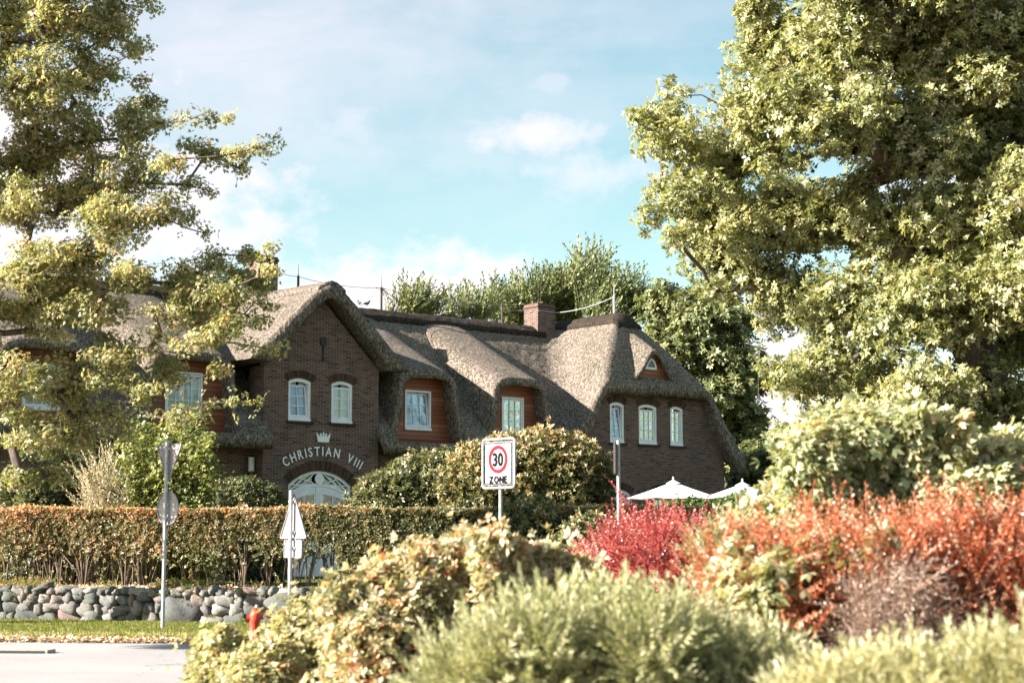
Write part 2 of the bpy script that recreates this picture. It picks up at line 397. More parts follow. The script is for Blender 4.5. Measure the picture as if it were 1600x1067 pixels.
def scatter(name, pts, dirs, tmpls, scale, material, parent=None, col=None, jit=.25, colj=.25, turn=.28):
    """one mesh of many leaf sprigs"""
    pts = np.asarray(pts, float); n = len(pts); dirs = np.asarray(dirs, float) + rng.normal(0, jit, (n, 3)) + LIGHTWARD * turn
    dirs /= np.linalg.norm(dirs, axis=1, keepdims=True) + 1e-9
    h = rng.normal(0, 1, (n, 3)); x = h - dirs * (h * dirs).sum(1, keepdims=True); x /= np.linalg.norm(x, axis=1, keepdims=True) + 1e-9
    y = np.cross(dirs, x); Rm = np.stack([x, y, dirs], 1)
    sc_ = np.asarray(scale) * rng.uniform(.75, 1.25, n)
    if col is None: col = rng.random(n)
    which = rng.integers(0, len(tmpls), n); VV, CC = [], []
    for k, T in enumerate(tmpls):
        i = np.where(which == k)[0]
        if not len(i): continue
        K = len(T); loc = T.reshape(-1, 3)
        v = np.einsum('pj,njk->npk', loc, Rm[i]) * sc_[i][:, None, None] + pts[i][:, None, :]
        VV.append(v.reshape(-1, 3)); CC.append((col[i][:, None] + rng.normal(0, colj * .5, (len(i), K))).ravel())
    V_ = np.concatenate(VV); nf = len(V_) // 4
    me = mesh_np(name, V_, np.arange(nf * 4).reshape(-1, 4), np.clip(np.concatenate(CC), 0, 1))
    return link(name, me, material, parent)
def lump(p, f=1.3, ph=0):
    return (np.sin(p[:, 0] * 2.1 * f + ph) * np.sin(p[:, 1] * 1.7 * f + 1.3 + ph) + np.sin(p[:, 2] * 2.6 * f + p[:, 0] * 1.1 * f + ph) * .8
            + .6 * np.sin(p[:, 0] * 5.3 * f + p[:, 2] * 4.7 * f + ph)) / 2.4
def blobs_px(lst, d, jd=0, flat=1.0):
    """(px,py,r_px[,depth]) -> centres and radii in metres"""
    c, r = [], []
    for q in lst:
        dd = q[3] if len(q) > 3 else d + (rng.uniform(-jd, jd) if jd else 0)
        c.append(P(q[0], q[1], dd)); r.append(q[2] * dd / F)
    return np.array(c), np.array(r)
def fill(c, r, n, shell=.35, zmin=None, flat=1.0, rough=.14):
    """points in the outer shell of a union of blobs, with outward directions"""
    w_ = r ** 2 / (r ** 2).sum(); k = rng.choice(len(r), n * 3, p=w_)
    d = rng.normal(0, 1, (n * 3, 3)); d /= np.linalg.norm(d, axis=1, keepdims=True)
    rad = r[k] * rng.uniform(0, 1, n * 3) ** .25 * (1 + rough * lump(c[k] + d * r[k][:, None]))
    rad = rad + np.where(rng.random(n * 3) < .14, np.minimum(rng.exponential(.07, n * 3), .3), 0) * (rad > r[k] * .8)
    p = c[k] + d * rad[:, None] * np.array([1, 1, flat])
    dep = np.full(len(p), -9.)
    for cc, rr in zip(c, r): dep = np.maximum(dep, rr - np.linalg.norm((p - cc) / np.array([1, 1, flat]), axis=1))
    ok = dep < shell
    if zmin is not None: ok &= p[:, 2] > zmin
    p, d = p[ok][:n], d[ok][:n]
    return p, d
def grow(name, root, clumps, parent, r0=.011, step=.45, trunk=None, jitter=.06, pw=.5, material=None, vz=1.0):
    """tapered limbs reaching every clump: each new limb leaves the nearest wood already grown"""
    nodes = [np.array(root, float)]; par = [-1]
    for q in (trunk or []): nodes.append(np.array(q, float)); par.append(len(nodes) - 2)
    order = np.argsort(np.linalg.norm(clumps - nodes[0], axis=1)); tips = np.zeros(1)
    cnt_tip = []
    for i in order:
        p = clumps[i]; N = np.array(nodes); dr = np.linalg.norm(N - nodes[0], axis=1)
        dist = np.linalg.norm((N - p) * np.array([1, 1, vz]), axis=1) + .25 * np.maximum(0, N[:, 2] - p[2]) + .06 * dr
        j = int(np.argmin(dist)); L = np.linalg.norm(p - nodes[j]); m = max(1, int(L / step)); a = nodes[j].copy()
        side = rng.normal(0, 1, 3) * L * .07
        for s in range(1, m + 1):
            f = s / m; q = a + (p - a) * f + side * math.sin(f * math.pi) + (rng.normal(0, jitter, 3) if s < m else 0)
            q[2] += L * .06 * math.sin(f * math.pi)
            nodes.append(q); par.append(j if s == 1 else len(nodes) - 2)
        cnt_tip.append(len(nodes) - 1)
    N = np.array(nodes); cnt = np.zeros(len(N)); cnt[cnt_tip] = 1
    for i in range(len(N) - 1, 0, -1): cnt[par[i]] += cnt[i]
    rad = r0 * np.maximum(cnt, .6) ** pw
    V_, F_ = [], []; K = 6
    for i in range(1, len(N)):
        a, b_ = N[par[i]], N[i]; ra, rb = min(rad[par[i]], rad[i] * 1.35), rad[i]
        d = b_ - a; l = np.linalg.norm(d)
        if l < 1e-4: continue
        d /= l; x = np.cross(d, (.3, .5, .81)); x /= np.linalg.norm(x); y = np.cross(d, x); o = len(V_)
        for (c_, rr) in ((a, ra), (b_ + d * rb * .4, rb)):
            for q in range(K):
                an = 6.2832 * q / K; V_.append(c_ + (x * math.cos(an) + y * math.sin(an)) * rr)
        for q in range(K): F_.append((o + q, o + (q + 1) % K, o + K + (q + 1) % K, o + K + q))
    return link(name, mesh_np(name, V_, F_, np.full(len(F_), .5)), material or M_bark, parent, smooth=True), (N, rad)

G = lambda *s: list(s)
# ------------------------------------------------------------------ the thatched house (local x = along the front, y = into depth)
HX, HY = -7.777, 53.34
HR = math.atan2(.64, .768)
house = empty('thatched_house', (HX, HY, 0), HR)
tag(house, 'long dark brick hotel with thatched roof, white sash windows and arched white entrance', 'house')
FL = .6
def arc(x0, x1, z, rise, n=10):
    """points of a segmental arch from (x1,z) back to (x0,z)"""
    h = (x1 - x0) / 2; r = (h * h + rise * rise) / (2 * rise); cx = (x0 + x1) / 2; cz = z + rise - r; a = math.asin(min(1, h / r))
    return [(cx + r * math.sin(a - 2 * a * k / n), cz + r * math.cos(a - 2 * a * k / n)) for k in range(n + 1)]
def arch_poly(x0, x1, z0, z1, rise):
    return [(x0, z0), (x1, z0)] + (arc(x0, x1, z1 - rise, rise) if rise > 0 else [(x1, z1), (x0, z1)])
def inset(x0, x1, z0, z1, rise, d): return arch_poly(x0 + d, x1 - d, z0 + d, z1 - d, max(0, rise * .9) if rise else 0)

def window(x0, x1, z0, z1, v, cols, rows, rise=0, tilt=0, curtain='cool', name='window', brick=True, fw=.085):
    f = MB(); f.prism(arch_poly(x0, x1, z0, z1, rise), [arch_poly(x0 + fw, x1 - fw, z0 + fw + .04, z1 - fw - rise * .15, rise * .8)[::-1]], v - .03, v + .09)
    f.box(x0 - .015, x1 + .015, v - .06, v - .031, z0 - .01, z0 + .07)
    wn = f.build(name, M_white, house)
    # sash with glazing bars
    a0, a1, b0, b1 = x0 + fw + .004, x1 - fw - .004, z0 + fw + .05, z1 - fw - .012 - (rise * 1.05 if tilt or rise else 0)
    s = MB(); st, mb = .055, .026; holes = []
    cw = (a1 - a0 - 2 * st - (cols - 1) * mb) / cols; rh = (b1 - b0 - 2 * st - (rows - 1) * mb) / rows
    for i in range(cols):
        for j in range(rows):
            hx = a0 + st + i * (cw + mb); hz = b0 + st + j * (rh + mb)
            holes.append([(hx, hz), (hx, hz + rh), (hx + cw, hz + rh), (hx + cw, hz)])
    s.prism([(a0, b0), (a1, b0), (a1, b1), (a0, b1)], holes, v + .005, v + .05)
    g = MB(); g.box(a0 + .02, a1 - .02, v + .024, v + .030, b0 + .02, b1 - .02)
    c = MB(); n = 26; vs, fs = [], []
    for i in range(n + 1):
        x = x0 + .03 + (x1 - x0 - .06) * i / n; y = v + .20 + .025 * math.sin(i * 1.9) + .01 * math.sin(i * 4.1)
        vs += [(x, y, z0 + .03), (x, y, z1 - rise * .5)]
        if i: fs.append((2 * i - 2, 2 * i, 2 * i + 1, 2 * i - 1))
    half = n // 2
    gapped = [q for k, q in enumerate(fs) if abs(k - half * (1.25 if cols > 2 else 1.15)) > 1.6]
    c.add(vs, gapped)
    M = None
    if tilt:
        M = Matrix.Translation((0, v, b0)) @ Matrix.Rotation(-R(tilt), 4, 'X') @ Matrix.Translation((0, -v, -b0))
        # a side-hung sash standing a little open reads as a slanted edge
        M = Matrix.Translation((a0, v + .03, b0)) @ Matrix.Rotation(-R(tilt), 4, 'X') @ Matrix.Translation((-a0, -v - .03, -b0))
        # rotation about -X leans the head of the sash into the room
    s.build('sash', M_white, wn, M=M); g.build('pane', M_glass, wn, M=M)
    c.build('curtain', {'cool': M_curtain, 'warm': M_curtainw}.get(curtain), wn)
    if brick:
        sl_ = MB(); sl_.box(x0 - .07, x1 + .07, v - .16, v - .031, z0 - .09, z0 - .012, .2); sl_.build('brick_sill', M_archbrick, wn)
        if rise:
            h = (x1 - x0) / 2 + .05; rr = rise + .03; r = (h * h + rr * rr) / (2 * rr); cx = (x0 + x1) / 2; cz = z1 - rise - .01 + rr - r; am = math.asin(min(1, h / r)); n = int(2 * am * r / .075)
            ab = MB()
            for k in range(n):
                a = -am + 2 * am * (k + .08) / n; e = -am + 2 * am * (k + .92) / n; p = []
                for (an, q) in ((a, .015), (e, .015), (e, .235), (a, .235)): p.append((cx + (r + q) * math.sin(an), cz + (r + q) * math.cos(an)))
                ab.prism(p[::-1] if False else [p[3], p[2], p[1], p[0]][::-1], [], -.012 + v - .09, v - .05, rng.random())
            ab.build('brick_arch', M_archbrick, wn)
    return wn

# --- walls
gable_holes = [(.90, 1.76, 5.50, 6.86, .10), (2.53, 3.37, 5.50, 6.86, .10)]
door_h = (.95, 3.36, FL, 3.94, .46)
b = MB()
hl = [arch_poly(*h)[::-1] for h in gable_holes]
b.prism([(0, FL), (.95, FL)] + list(reversed(arc(.95, 3.36, 3.48, .46))) + [(3.36, FL), (4.39, FL), (4.39, 7.30), (2.20, 9.42), (0, 7.30)], hl, 0, .28)
b.box(0, .28, .281, .9, FL, 7.2); b.box(4.11, 4.39, .281, .9, FL, 7.2)
b.build('gable_wall', M_brick, house)
b = MB()      # main walls left and right of the gable, back and end walls
lw = [(-7.62, -6.66, 1.75, 3.12, .2), (-2.75, -1.45, 1.75, 3.16, .2), (-5.6, -4.6, 1.75, 3.12, .2)]
b.prism([(-16, FL), (-.003, FL), (-.003, 5.0), (-16, 5.0)], [arch_poly(*h)[::-1] for h in lw], .6, .88)
b.box(4.393, 12.99, .6, .88, FL, 5.0)
b.box(-16, 20.8, 9.4, 9.7, FL, 4.9); b.box(-16, -15.7, .881, 9.39, FL, 4.9)
b.build('wall', M_brick, house)
RW = [(14.83, 15.57, 5.33, 6.83, .09), (16.30, 17.27, 5.33, 6.83, .10), (17.96, 18.67, 5.33, 6.83, .09), (14.62, 15.84, 2.15, 3.62, .16), (17.0, 18.0, 2.15, 3.62, .16)]
b = MB()
b.prism([(13.0, FL), (20.9, FL), (20.9, 5.1), (19.3, 7.7), (14.6, 7.7), (13.0, 5.1)], [arch_poly(*h)[::-1] for h in RW], 0, .28)
b.box(13.0, 13.28, .281, 9.39, FL, 4.4); b.box(20.62, 20.9, .281, 9.39, FL, 4.4)
b.build('side_wing_wall', M_brick, house)
b = MB(); b.box(-15.6, 20.6, 1.7, 9.3, 4.55, 4.6); b.box(-15.6, 20.6, 3.2, 3.25, FL, 7.3); b.box(.3, 4.1, 1.6, 1.65, FL, 7.2)
b.build('dark_room_partition', M_room, house)

# --- windows
window(*gable_holes[0][:4], .07, 2, 3, .10, tilt=7)
window(*gable_holes[1][:4], .07, 2, 3, .10)
window(*RW[0][:4], .07, 2, 3, .09, tilt=7)
window(*RW[1][:4], .07, 3, 3, .10, curtain='warm')
window(*RW[2][:4], .07, 2, 3, .09, curtain='warm')
window(*RW[3][:4], .07, 3, 3, .16, tilt=6)
window(*RW[4][:4], .07, 3, 3, .16)
window(*lw[0][:4], .67, 2, 2, .2); window(*lw[1][:4], .67, 3, 2, .2); window(*lw[2][:4], .67, 2, 2, .2)

# --- entrance: arched white frame, fanlight tracery, two glazed leaves
x0, x1 = .95, 3.36; v = .10; cx = (x0 + x1) / 2
b = MB(); b.prism(arch_poly(x0, x1, FL, 3.94, .46), [arch_poly(x0 + .09, x1 - .09, FL + .02, 3.85, .43)[::-1]], v - .03, v + .09)
door = b.build('entrance_frame', M_white, house)
def bar(m, p, q, w_, y0, y1):
    p, q = np.array(p), np.array(q); d = (q - p) / np.linalg.norm(q - p); n = np.array([-d[1], d[0]]) * w_ / 2
    m.prism([tuple(p - n), tuple(q - n), tuple(q + n), tuple(p + n)], [], y0, y1)
# curved transom rail
def arcz(x, z, rise, xa=x0 + .09, xb=x1 - .09):
    h = (xb - xa) / 2; r = (h * h + rise * rise) / (2 * rise); return z + rise - r + math.sqrt(max(0, r * r - (x - cx) ** 2))
low = [(x, arcz(x, 3.24, .30)) for x in np.linspace(x0 + .09, x1 - .09, 17)]
tr = MB(); tr.prism([(p[0], p[1] - .10) for p in low] + [(p[0], p[1]) for p in low[::-1]], [], v - .02, v + .05)
xs = [x0 + .12, x0 + .45, x0 + .78, cx - .16]
for sgn in (1, -1):
    f = lambda x: cx + sgn * (x - cx)
    top = lambda x: arcz(x, 3.47, .39); bot = lambda x: arcz(x, 3.24, .30)
    for (a, c_) in ((x0 + .14, x0 + .62), (x0 + .50, cx - .2)):
        bar(tr, (f(a), bot(a) + .02), (f(c_), top(c_) - .02), .028, v, v + .03); bar(tr, (f(a), top(a) - .03), (f(c_), bot(c_) + .02), .028, v + .004, v + .034)
    bar(tr, (f(x0 + .12), bot(x0 + .12) + .1), (f(x0 + .75), bot(x0 + .75) + .02), .028, v + .002, v + .032)
tr.build('fanlight_tracery', M_white, door)
md = MB(); md.prism([(cx + .17 * math.cos(a), 3.68 + .17 * math.sin(a)) for a in np.linspace(0, 2 * math.pi, 24, endpoint=False)], [], v - .05, v - .021)
md.box(cx - .012, cx + .012, v - .056, v - .051, 3.60, 3.76); md.build('round_medallion', M_white, door)
g = MB(); g.box(x0 + .1, x1 - .1, v + .06, v + .066, 3.2, 3.8); g.build('fanlight_pane', M_glass, door)
for sgn in (-1, 1):
    xa, xb = (x0 + .10, cx - .125) if sgn < 0 else (cx + .125, x1 - .10)
    o_ = [(xa, FL + .03), (xb, FL + .03)] + [(x, arcz(x, 3.24, .30) - .105) for x in np.linspace(xb, xa, 9)]
    ha, hb = xa + .19, xb - .05
    if sgn > 0: ha, hb = xa + .05, xb - .19
    mid = (ha + hb) / 2; holes = []
    tops = lambda x: arcz(x, 3.24, .30) - .33
    for (p, q) in ((ha, mid - .02), (mid + .02, hb)):
        zc = lambda x: 2.62 - .13 * abs(x - cx)
        holes.append([(p, zc(p) + .02), (p, tops(p)), (q, tops(q)), (q, zc(q) + .02)]); holes.append([(p, 1.7), (p, zc(p) - .02), (q, zc(q) - .02), (q, 1.7)])
    d = MB(); d.prism(o_, holes, v, v + .05)
    d.box(xa + .15, xb - .15, v - .012, v - .001, FL + .2, 1.5)
    leaf = d.build('door_leaf', M_white, door)
    g = MB(); g.box(ha - .01, hb + .01, v + .02, v + .026, 1.69, 3.3); g.build('door_pane', M_glass, door)
post = MB(); post.box(cx - .12, cx + .12, v - .02, v + .05, FL, 3.43); post.box(cx - .13, cx + .13, v - .035, v - .021, 3.30, 3.34); post.box(cx - .13, cx + .13, v - .035, v - .021, 3.20, 3.23)
for dx in (-.05, .03): post.box(cx + dx, cx + dx + .02, v - .03, v - .021, FL, 3.19)
post.build('centre_post', M_white, door)
ir = MB(); ir.box(x1 - .20, x1 - .185, v - .05, v - .031, 2.95, 3.2); ir.box(x1 - .20, x1 - .05, v - .045, v - .031, 3.14, 3.155); ir.box(x1 - .20, x1 - .05, v - .045, v - .031, 3.04, 3.055); ir.build('hinge', M_iron, door)
cl = MB(); cl.box(cx + .15, x1 - .3, .42, .43, 2.3, 2.78); cl.build('interior_panel', mat('indoor_red_brown', (.16, .05, .03), .8), door)
# brick arch over the door
ab = MB(); h = 1.23; rr = .48; r = (h * h + rr * rr) / (2 * rr); cz = 3.48 + rr - r; am = math.asin(h / r); n = 38
for k in range(n):
    a = -am + 2 * am * (k + .07) / n; e = -am + 2 * am * (k + .93) / n
    p = [(cx + (r + q) * math.sin(an), cz + (r + q) * math.cos(an)) for an, q in ((a, .0), (a, .30), (e, .30), (e, .0))]
    ab.prism(p[::-1], [], -.022, -.003, rng.random())
ab.build('brick_arch', M_archbrick, house)

# --- lettering on an arc, crown, iron anchor
def glyph(ch, size, sx=1.0, ext=.012, off=0):
    cu = bpy.data.curves.new('glyph', 'FONT'); cu.body = ch; cu.size = size; cu.align_x = 'CENTER'; cu.extrude = ext; cu.offset = off; cu.resolution_u = 4
    ob = bpy.data.objects.new('glyph', cu); COL.objects.link(ob)
    me = bpy.data.meshes.new_from_object(ob.evaluated_get(bpy.context.evaluated_depsgraph_get()))
    bpy.data.objects.remove(ob); bpy.data.curves.remove(cu)
    V_ = [(v_.co.x * sx, v_.co.y, v_.co.z) for v_ in me.vertices]; F_ = [tuple(p.vertices) for p in me.polygons]
    wd = (max(q[0] for q in V_) - min(q[0] for q in V_)) if V_ else 0
    bpy.data.meshes.remove(me); return V_, F_, wd
b = MB(); word = 'CHRISTIAN VIII'; gl = []
for ch in word: gl.append(([], [], .14) if ch == ' ' else glyph(ch, .42, .80, .012, .004))
gap = .085; tot = sum(g_[2] for g_ in gl) + gap * (len(gl) - 1)
ccx = 2.215; hw = 1.42; sag = .40; rA = (hw * hw + sag * sag) / (2 * sag); czA = 4.42 - rA; s_ = -tot / 2
for ch, (V_, F_, wd) in zip(word, gl):
    if ch == ' ': b.build('lettering', M_letter, house); b = MB()
    th_ = (s_ + wd / 2) / rA * (2 * math.asin(hw / rA) * rA / tot); s_ += wd + gap
    if not V_: continue
    mx = (max(q[0] for q in V_) + min(q[0] for q in V_)) / 2
    c_, sn = math.cos(th_), math.sin(th_)
    b.add([(ccx + rA * sn + (x - mx) * c_ + y * sn, -.035 - z, czA + rA * c_ - (x - mx) * sn + y * c_) for x, y, z in V_], [f_[::-1] for f_ in F_])
b.build('lettering', M_letter, house)
b = MB(); cxx, cz0 = 2.23, 4.86
b.prism([(cxx - .20, cz0), (cxx + .20, cz0), (cxx + .22, cz0 + .08), (cxx + .27, cz0 + .31), (cxx + .13, cz0 + .15), (cxx + .105, cz0 + .30), (cxx + .04, cz0 + .15), (cxx, cz0 + .35), (cxx - .04, cz0 + .15), (cxx - .105, cz0 + .30), (cxx - .13, cz0 + .15), (cxx - .27, cz0 + .31), (cxx - .22, cz0 + .08)], [], -.035, -.003)
for dx in (-.105, .105, 0): b.box(cxx + dx - .035, cxx + dx + .035, -.034, -.004, cz0 + .235 + (.03 if dx == 0 else 0), cz0 + .26 + (.03 if dx == 0 else 0))
b.build('crown_emblem', M_letter, house)
b = MB(); b.prism([(2.18 + .13 * math.cos(a), 8.10 + .15 * math.sin(a)) for a in np.linspace(0, 6.28, 12, endpoint=False)], [], -.05, -.003); b.box(2.155, 2.205, -.04, -.003, 7.45, 8.0)
b.build('wall_anchor', M_iron, house)
b = MB(); b.tube([(-.14, .45, 3.88), (-.14, .45, 4.32)], .10, 12); b.box(-.17, -.11, .46, .6, 4.1, 4.15); b.build('wall_lamp', mat('lamp_white', (.78, .78, .78), .4), house)

# --- thatch
def smax(a, b, k): h = np.clip(.5 + .5 * (a - b) / k, 0, 1); return b + (a - b) * h + k * h * (1 - h)
def smin(a, b, k): return -smax(-a, -b, k)
def rough(x, y, z, s=.035):
    p = np.stack([x.ravel(), y.ravel(), z.ravel()], 1)
    return (lump(p, 2.2) * s * .45 + lump(p, 6.1, 2) * s * .4 + lump(p, .5, 1) * s * .7).reshape(x.shape)
def shell(name, us, vs, top, bot, material, parent, keep=None, rnd=.035, uv=None):
    """closed slab between the height fields top(u,v) and bot(u,v)"""
    U_, V_ = np.meshgrid(us, vs, indexing='ij')
    if uv: U_, V_ = uv(U_, V_)
    T = top(U_, V_); B = bot(U_, V_, T); T = T + rough(U_, V_, T, rnd); B = B + rough(U_, V_, B, rnd * .8)
    V_ = V_ + rng.normal(0, .008, V_.shape)
    nu, nv = U_.shape; idx = np.arange(nu * nv).reshape(nu, nv)
    Kp = np.ones((nu - 1, nv - 1), bool) if keep is None else keep((U_[:-1, :-1] + U_[1:, 1:]) / 2, (V_[:-1, :-1] + V_[1:, 1:]) / 2)
    verts = np.concatenate([np.stack([U_, V_, T], -1).reshape(-1, 3), np.stack([U_, V_, B], -1).reshape(-1, 3)]); off = nu * nv; F_ = []
    a, b_, c_, d = idx[:-1, :-1][Kp], idx[1:, :-1][Kp], idx[1:, 1:][Kp], idx[:-1, 1:][Kp]
    F_.append(np.stack([a, b_, c_, d], 1)); F_.append(np.stack([a, d, c_, b_], 1) + off)
    Kq = np.pad(Kp, 1)
    for (di, dj, e0, e1) in ((-1, 0, (0, 0), (0, 1)), (1, 0, (1, 1), (1, 0)), (0, -1, (1, 0), (0, 0)), (0, 1, (0, 1), (1, 1))):
        nb = Kq[1 + di:1 + di + Kp.shape[0], 1 + dj:1 + dj + Kp.shape[1]]; ii, jj = np.where(Kp & ~nb)
        p, q = idx[ii + e0[0], jj + e0[1]], idx[ii + e1[0], jj + e1[1]]
        F_.append(np.stack([p, p + off, q + off, q], 1)[:, ::-1])
    used = np.unique(np.concatenate(F_)); mp = np.full(len(verts), -1); mp[used] = np.arange(len(used))
    o = link(name, mesh_np(name, verts[used], mp[np.concatenate(F_)]), material, parent, smooth=True)
    return o
E0, RV, RZ = -.42, 5.0, 10.02         # eave front, ridge line
def main_top(u, v):
    x = np.abs(v - RV); sl = (RZ - 4.74) / (RV - E0)
    z = RZ - sl * (np.sqrt(x * x + .12) - .3)
    return np.minimum(z, z - .5 * np.clip(E0 + .22 - v, 0, 1))
WC = 16.95
def wing_top(u, v):
    x = np.abs(u - WC); xs_ = np.sqrt(x * x + .2)
    side = 10.80 - (.984 * xs_ + .072 * xs_ * xs_)
    hip = 7.42 + (v + .45) * 1.52
    return smin(side, hip, .32)
DORM = [(6.45, 1.42), (10.55, 1.42), (-2.5, 1.5), (-7.25, 1.5)]
EC, EV = 16.95, -.27
def all_top(u, v):
    T = np.where(u > 10.8, smax(main_top(u, v), wing_top(u, v), .7), main_top(u, v))
    for c, w_ in DORM: T = np.where((np.abs(u - c) < w_) & (v < .72), np.minimum(T, 4.98), T)     # gutter of thatch under each dormer front
    return np.where((np.abs(u - EC) < .8) & (v < .12), np.minimum(T, 7.80 - .35 * np.maximum(0, np.abs(u - EC) - .5)), T)
def slab(th):
    def f(u, v, T): return T - th
    return f
def main_bot(u, v, T):
    sid = np.clip((np.abs(u - WC) - 2.7) / .6, 0, 1) * (u > 13) * (v < 1.5)
    e = np.where((u > 13.2) & (v < 1.5), .36 + sid * .50, .38)
    return np.maximum(T - e - .2 * np.clip(v, 0, .3), 4.36)
us = np.arange(-16.3, 22.01, .085); vs_ = np.concatenate([np.arange(E0, 5.6, .075), np.arange(5.6, 10.4, .3)])
def keep_main(u, v):
    k = ~((u > .07) & (u < 4.33) & (v < 1.2))
    # the wing leaves no slab of main roof sticking out in front of its gable
    wt = wing_top(u, v); k &= ~((u > 12.35) & (v < .35) & (wt < 4.5))
    return k & (all_top(u, v) > 4.35)
shell('thatched_roof', us, vs_, all_top, main_bot, M_thatch, house, keep_main)
# gable roof
def gab_top(u, v):
    x = np.abs(u - 2.2); return 9.93 - .97 * (np.sqrt(x * x + .14) - .36) + .02 * np.clip(v, 0, 3)
def gab_bot(u, v, T):
    x = np.abs(u - 2.2); th_ = .44 + .11 * x
    return np.where(x > 2.15, np.minimum(T - .02, 7.28 + (x - 2.15) * .04), T - th_)
shell('gable_roof', np.arange(-.82, 5.24, .06), np.arange(-.5, 5.3, .075), gab_top, gab_bot, M_thatch, house)
# dark heather ridge caps
shell('ridge_cap', np.arange(-16.3, 15.6, .09), np.arange(4.42, 5.6, .07), lambda u, v: main_top(u, v) + .20, lambda u, v, T: T - .26, M_thatchdk, house, rnd=.05)
shell('ridge_cap', np.arange(WC - .62, WC + .64, .07), np.arange(1.15, 5.6, .09), lambda u, v: np.minimum(wing_top(u, v), 10.36) + .17 - .12 * np.clip(1.6 - v, 0, 1), lambda u, v, T: T - .26, M_thatchdk, house, rnd=.05)
shell('ridge_cap', np.arange(1.68, 2.74, .07), np.arange(-.46, 4.8, .09), lambda u, v: gab_top(u, v) + .12, lambda u, v, T: T - .2, M_thatch, house, rnd=.03)

# dormers: swept thatch hoods with cedar fronts
def dormer(c, wt=1.02, wb=1.42, zt=7.12, zb=4.95, vf=-.02, wu=None, label=None):
    """cross-sections run round the hood; the shell is .27 thick; wt/wb half widths of the opening"""
    ns = 44; prof = []
    n_side = 12; rc = .34
    # inner opening outline from bottom left over the top to bottom right
    for k in range(n_side):
        f = k / (n_side - 1); z = zb + (zt - rc - zb) * f; fl = (1 - f); prof.append((-(wt + (wb - wt) * fl ** 1.5), z))
    for k in range(1, 7):
        a = math.pi - (math.pi / 2) * k / 6; prof.append((-(wt - rc) + rc * math.cos(a), zt - rc + rc * math.sin(a)))
    for k in range(1, 8):
        x = -(wt - rc) + 2 * (wt - rc) * k / 8; prof.append((x, zt + .05 * math.cos(x / wt * 1.5)))
    prof += [(-x, z) for x, z in prof[:n_side + 6][::-1]]
    pr = np.array(prof); n = len(pr); tg = np.gradient(pr, axis=0); tg /= np.linalg.norm(tg, axis=1, keepdims=True); nr = np.stack([-tg[:, 1], tg[:, 0]], 1)
    nr[:, :] *= np.where((nr * (pr - np.array([0, 5.5]))).sum(1) > 0, 1, -1)[:, None]
    outer = pr + nr * .22; outer[:, 1] += np.clip(pr[:, 1] - 6, 0, 1) * .04
    vs2 = np.arange(vf, 5.0, .09); m = len(vs2)
    def rise(v): x = v - vf; return .44 * x + .008 * x * x
    V_, F_ = [], []
    def ring(base, v, grow_):
        q = base.copy(); hz = np.clip((q[:, 1] - zb) / (zt - zb), 0, 1.2); q[:, 1] = q[:, 1] + rise(v) * hz ** .8 
        q[:, 0] = q[:, 0] * (1 + .05 * (v - vf) * (1.0)) ; return np.stack([c + q[:, 0], np.full(n, v), q[:, 1]], 1)
    O = np.array([ring(outer, v, 0) for v in vs2]); 
    vin = vs2[vs2 < 1.5]; I = np.array([ring(pr, v, 0) for v in vin])
    O[0, :, 1] += .04
    for A in (O, I):
        q = A.reshape(-1, 3); A += (rough(q[:, 0], q[:, 1], q[:, 2], .03).reshape(A.shape[:2]))[..., None] * np.array([.5, .4, 1])
    vv = np.concatenate([O.reshape(-1, 3), I.reshape(-1, 3)]); o1 = m * n
    for i in range(m - 1):
        for k in range(n - 1): F_.append((i * n + k, i * n + k + 1, (i + 1) * n + k + 1, (i + 1) * n + k))
    for i in range(len(vin) - 1):
        for k in range(n - 1): F_.append((o1 + i * n + k, o1 + (i + 1) * n + k, o1 + (i + 1) * n + k + 1, o1 + i * n + k + 1))
    for k in range(n - 1): F_.append((k, o1 + k, o1 + k + 1, k + 1))
    d = link('dormer_roof', mesh_np('dormer_roof', vv, F_), M_thatch, house, smooth=True)
    x0_, x1_, z0_, z1_ = wu
    p = MB(); vp = .6
    ol = [(c + x * 1.08, z) for x, z in prof]; p.prism([(ol[0][0], 4.98)] + [(x, z + .3 * (z > 6.2)) for x, z in ol][::-1][::-1] + [(ol[-1][0], 4.98)], [[(x0_, z0_), (x0_, z1_), (x1_, z1_), (x1_, z0_)]], vp, vp + .1) if False else None
    outl = [(c - wb * 1.05, 5.08), (c + wb * 1.05, 5.08), (c + wt * 1.12, 7.3), (c - wt * 1.12, 7.3)]
    p.prism(outl, [[(x0_, z0_), (x0_, z1_), (x1_, z1_), (x1_, z0_)]], vp, vp + .1); p.build('wood_panel', M_wood, d)
    s_2 = MB(); s_2.add([(c - wb - .03, .02, 4.99), (c + wb + .03, .02, 4.99), (c + wb + .02, .62, 5.15), (c - wb - .02, .62, 5.15), (c - wb - .03, .02, 4.93), (c + wb + .03, .02, 4.93), (c + wb + .02, .62, 5.0), (c - wb - .02, .62, 5.0)],
            [(0, 1, 2, 3), (7, 6, 5, 4), (4, 5, 1, 0), (5, 6, 2, 1), (6, 7, 3, 2), (7, 4, 0, 3)]); s_2.build('wood_ledge', M_wood, d)
    rb = MB(); rb.box(c - .9, c + .9, 1.5, 1.55, 5.1, 7.5); rb.build('dark_room_partition', M_room, d)
    return d
dormer(6.45, wu=(5.89, 6.98, 5.46, 6.80)); window(5.89, 6.98, 5.46, 6.80, .585, 3, 3, 0, tilt=7, brick=False, fw=.06)
dormer(10.55, wu=(10.13, 11.14, 5.46, 6.80)); window(10.13, 11.14, 5.46, 6.80, .585, 3, 3, 0, curtain='warm', brick=False, fw=.06)
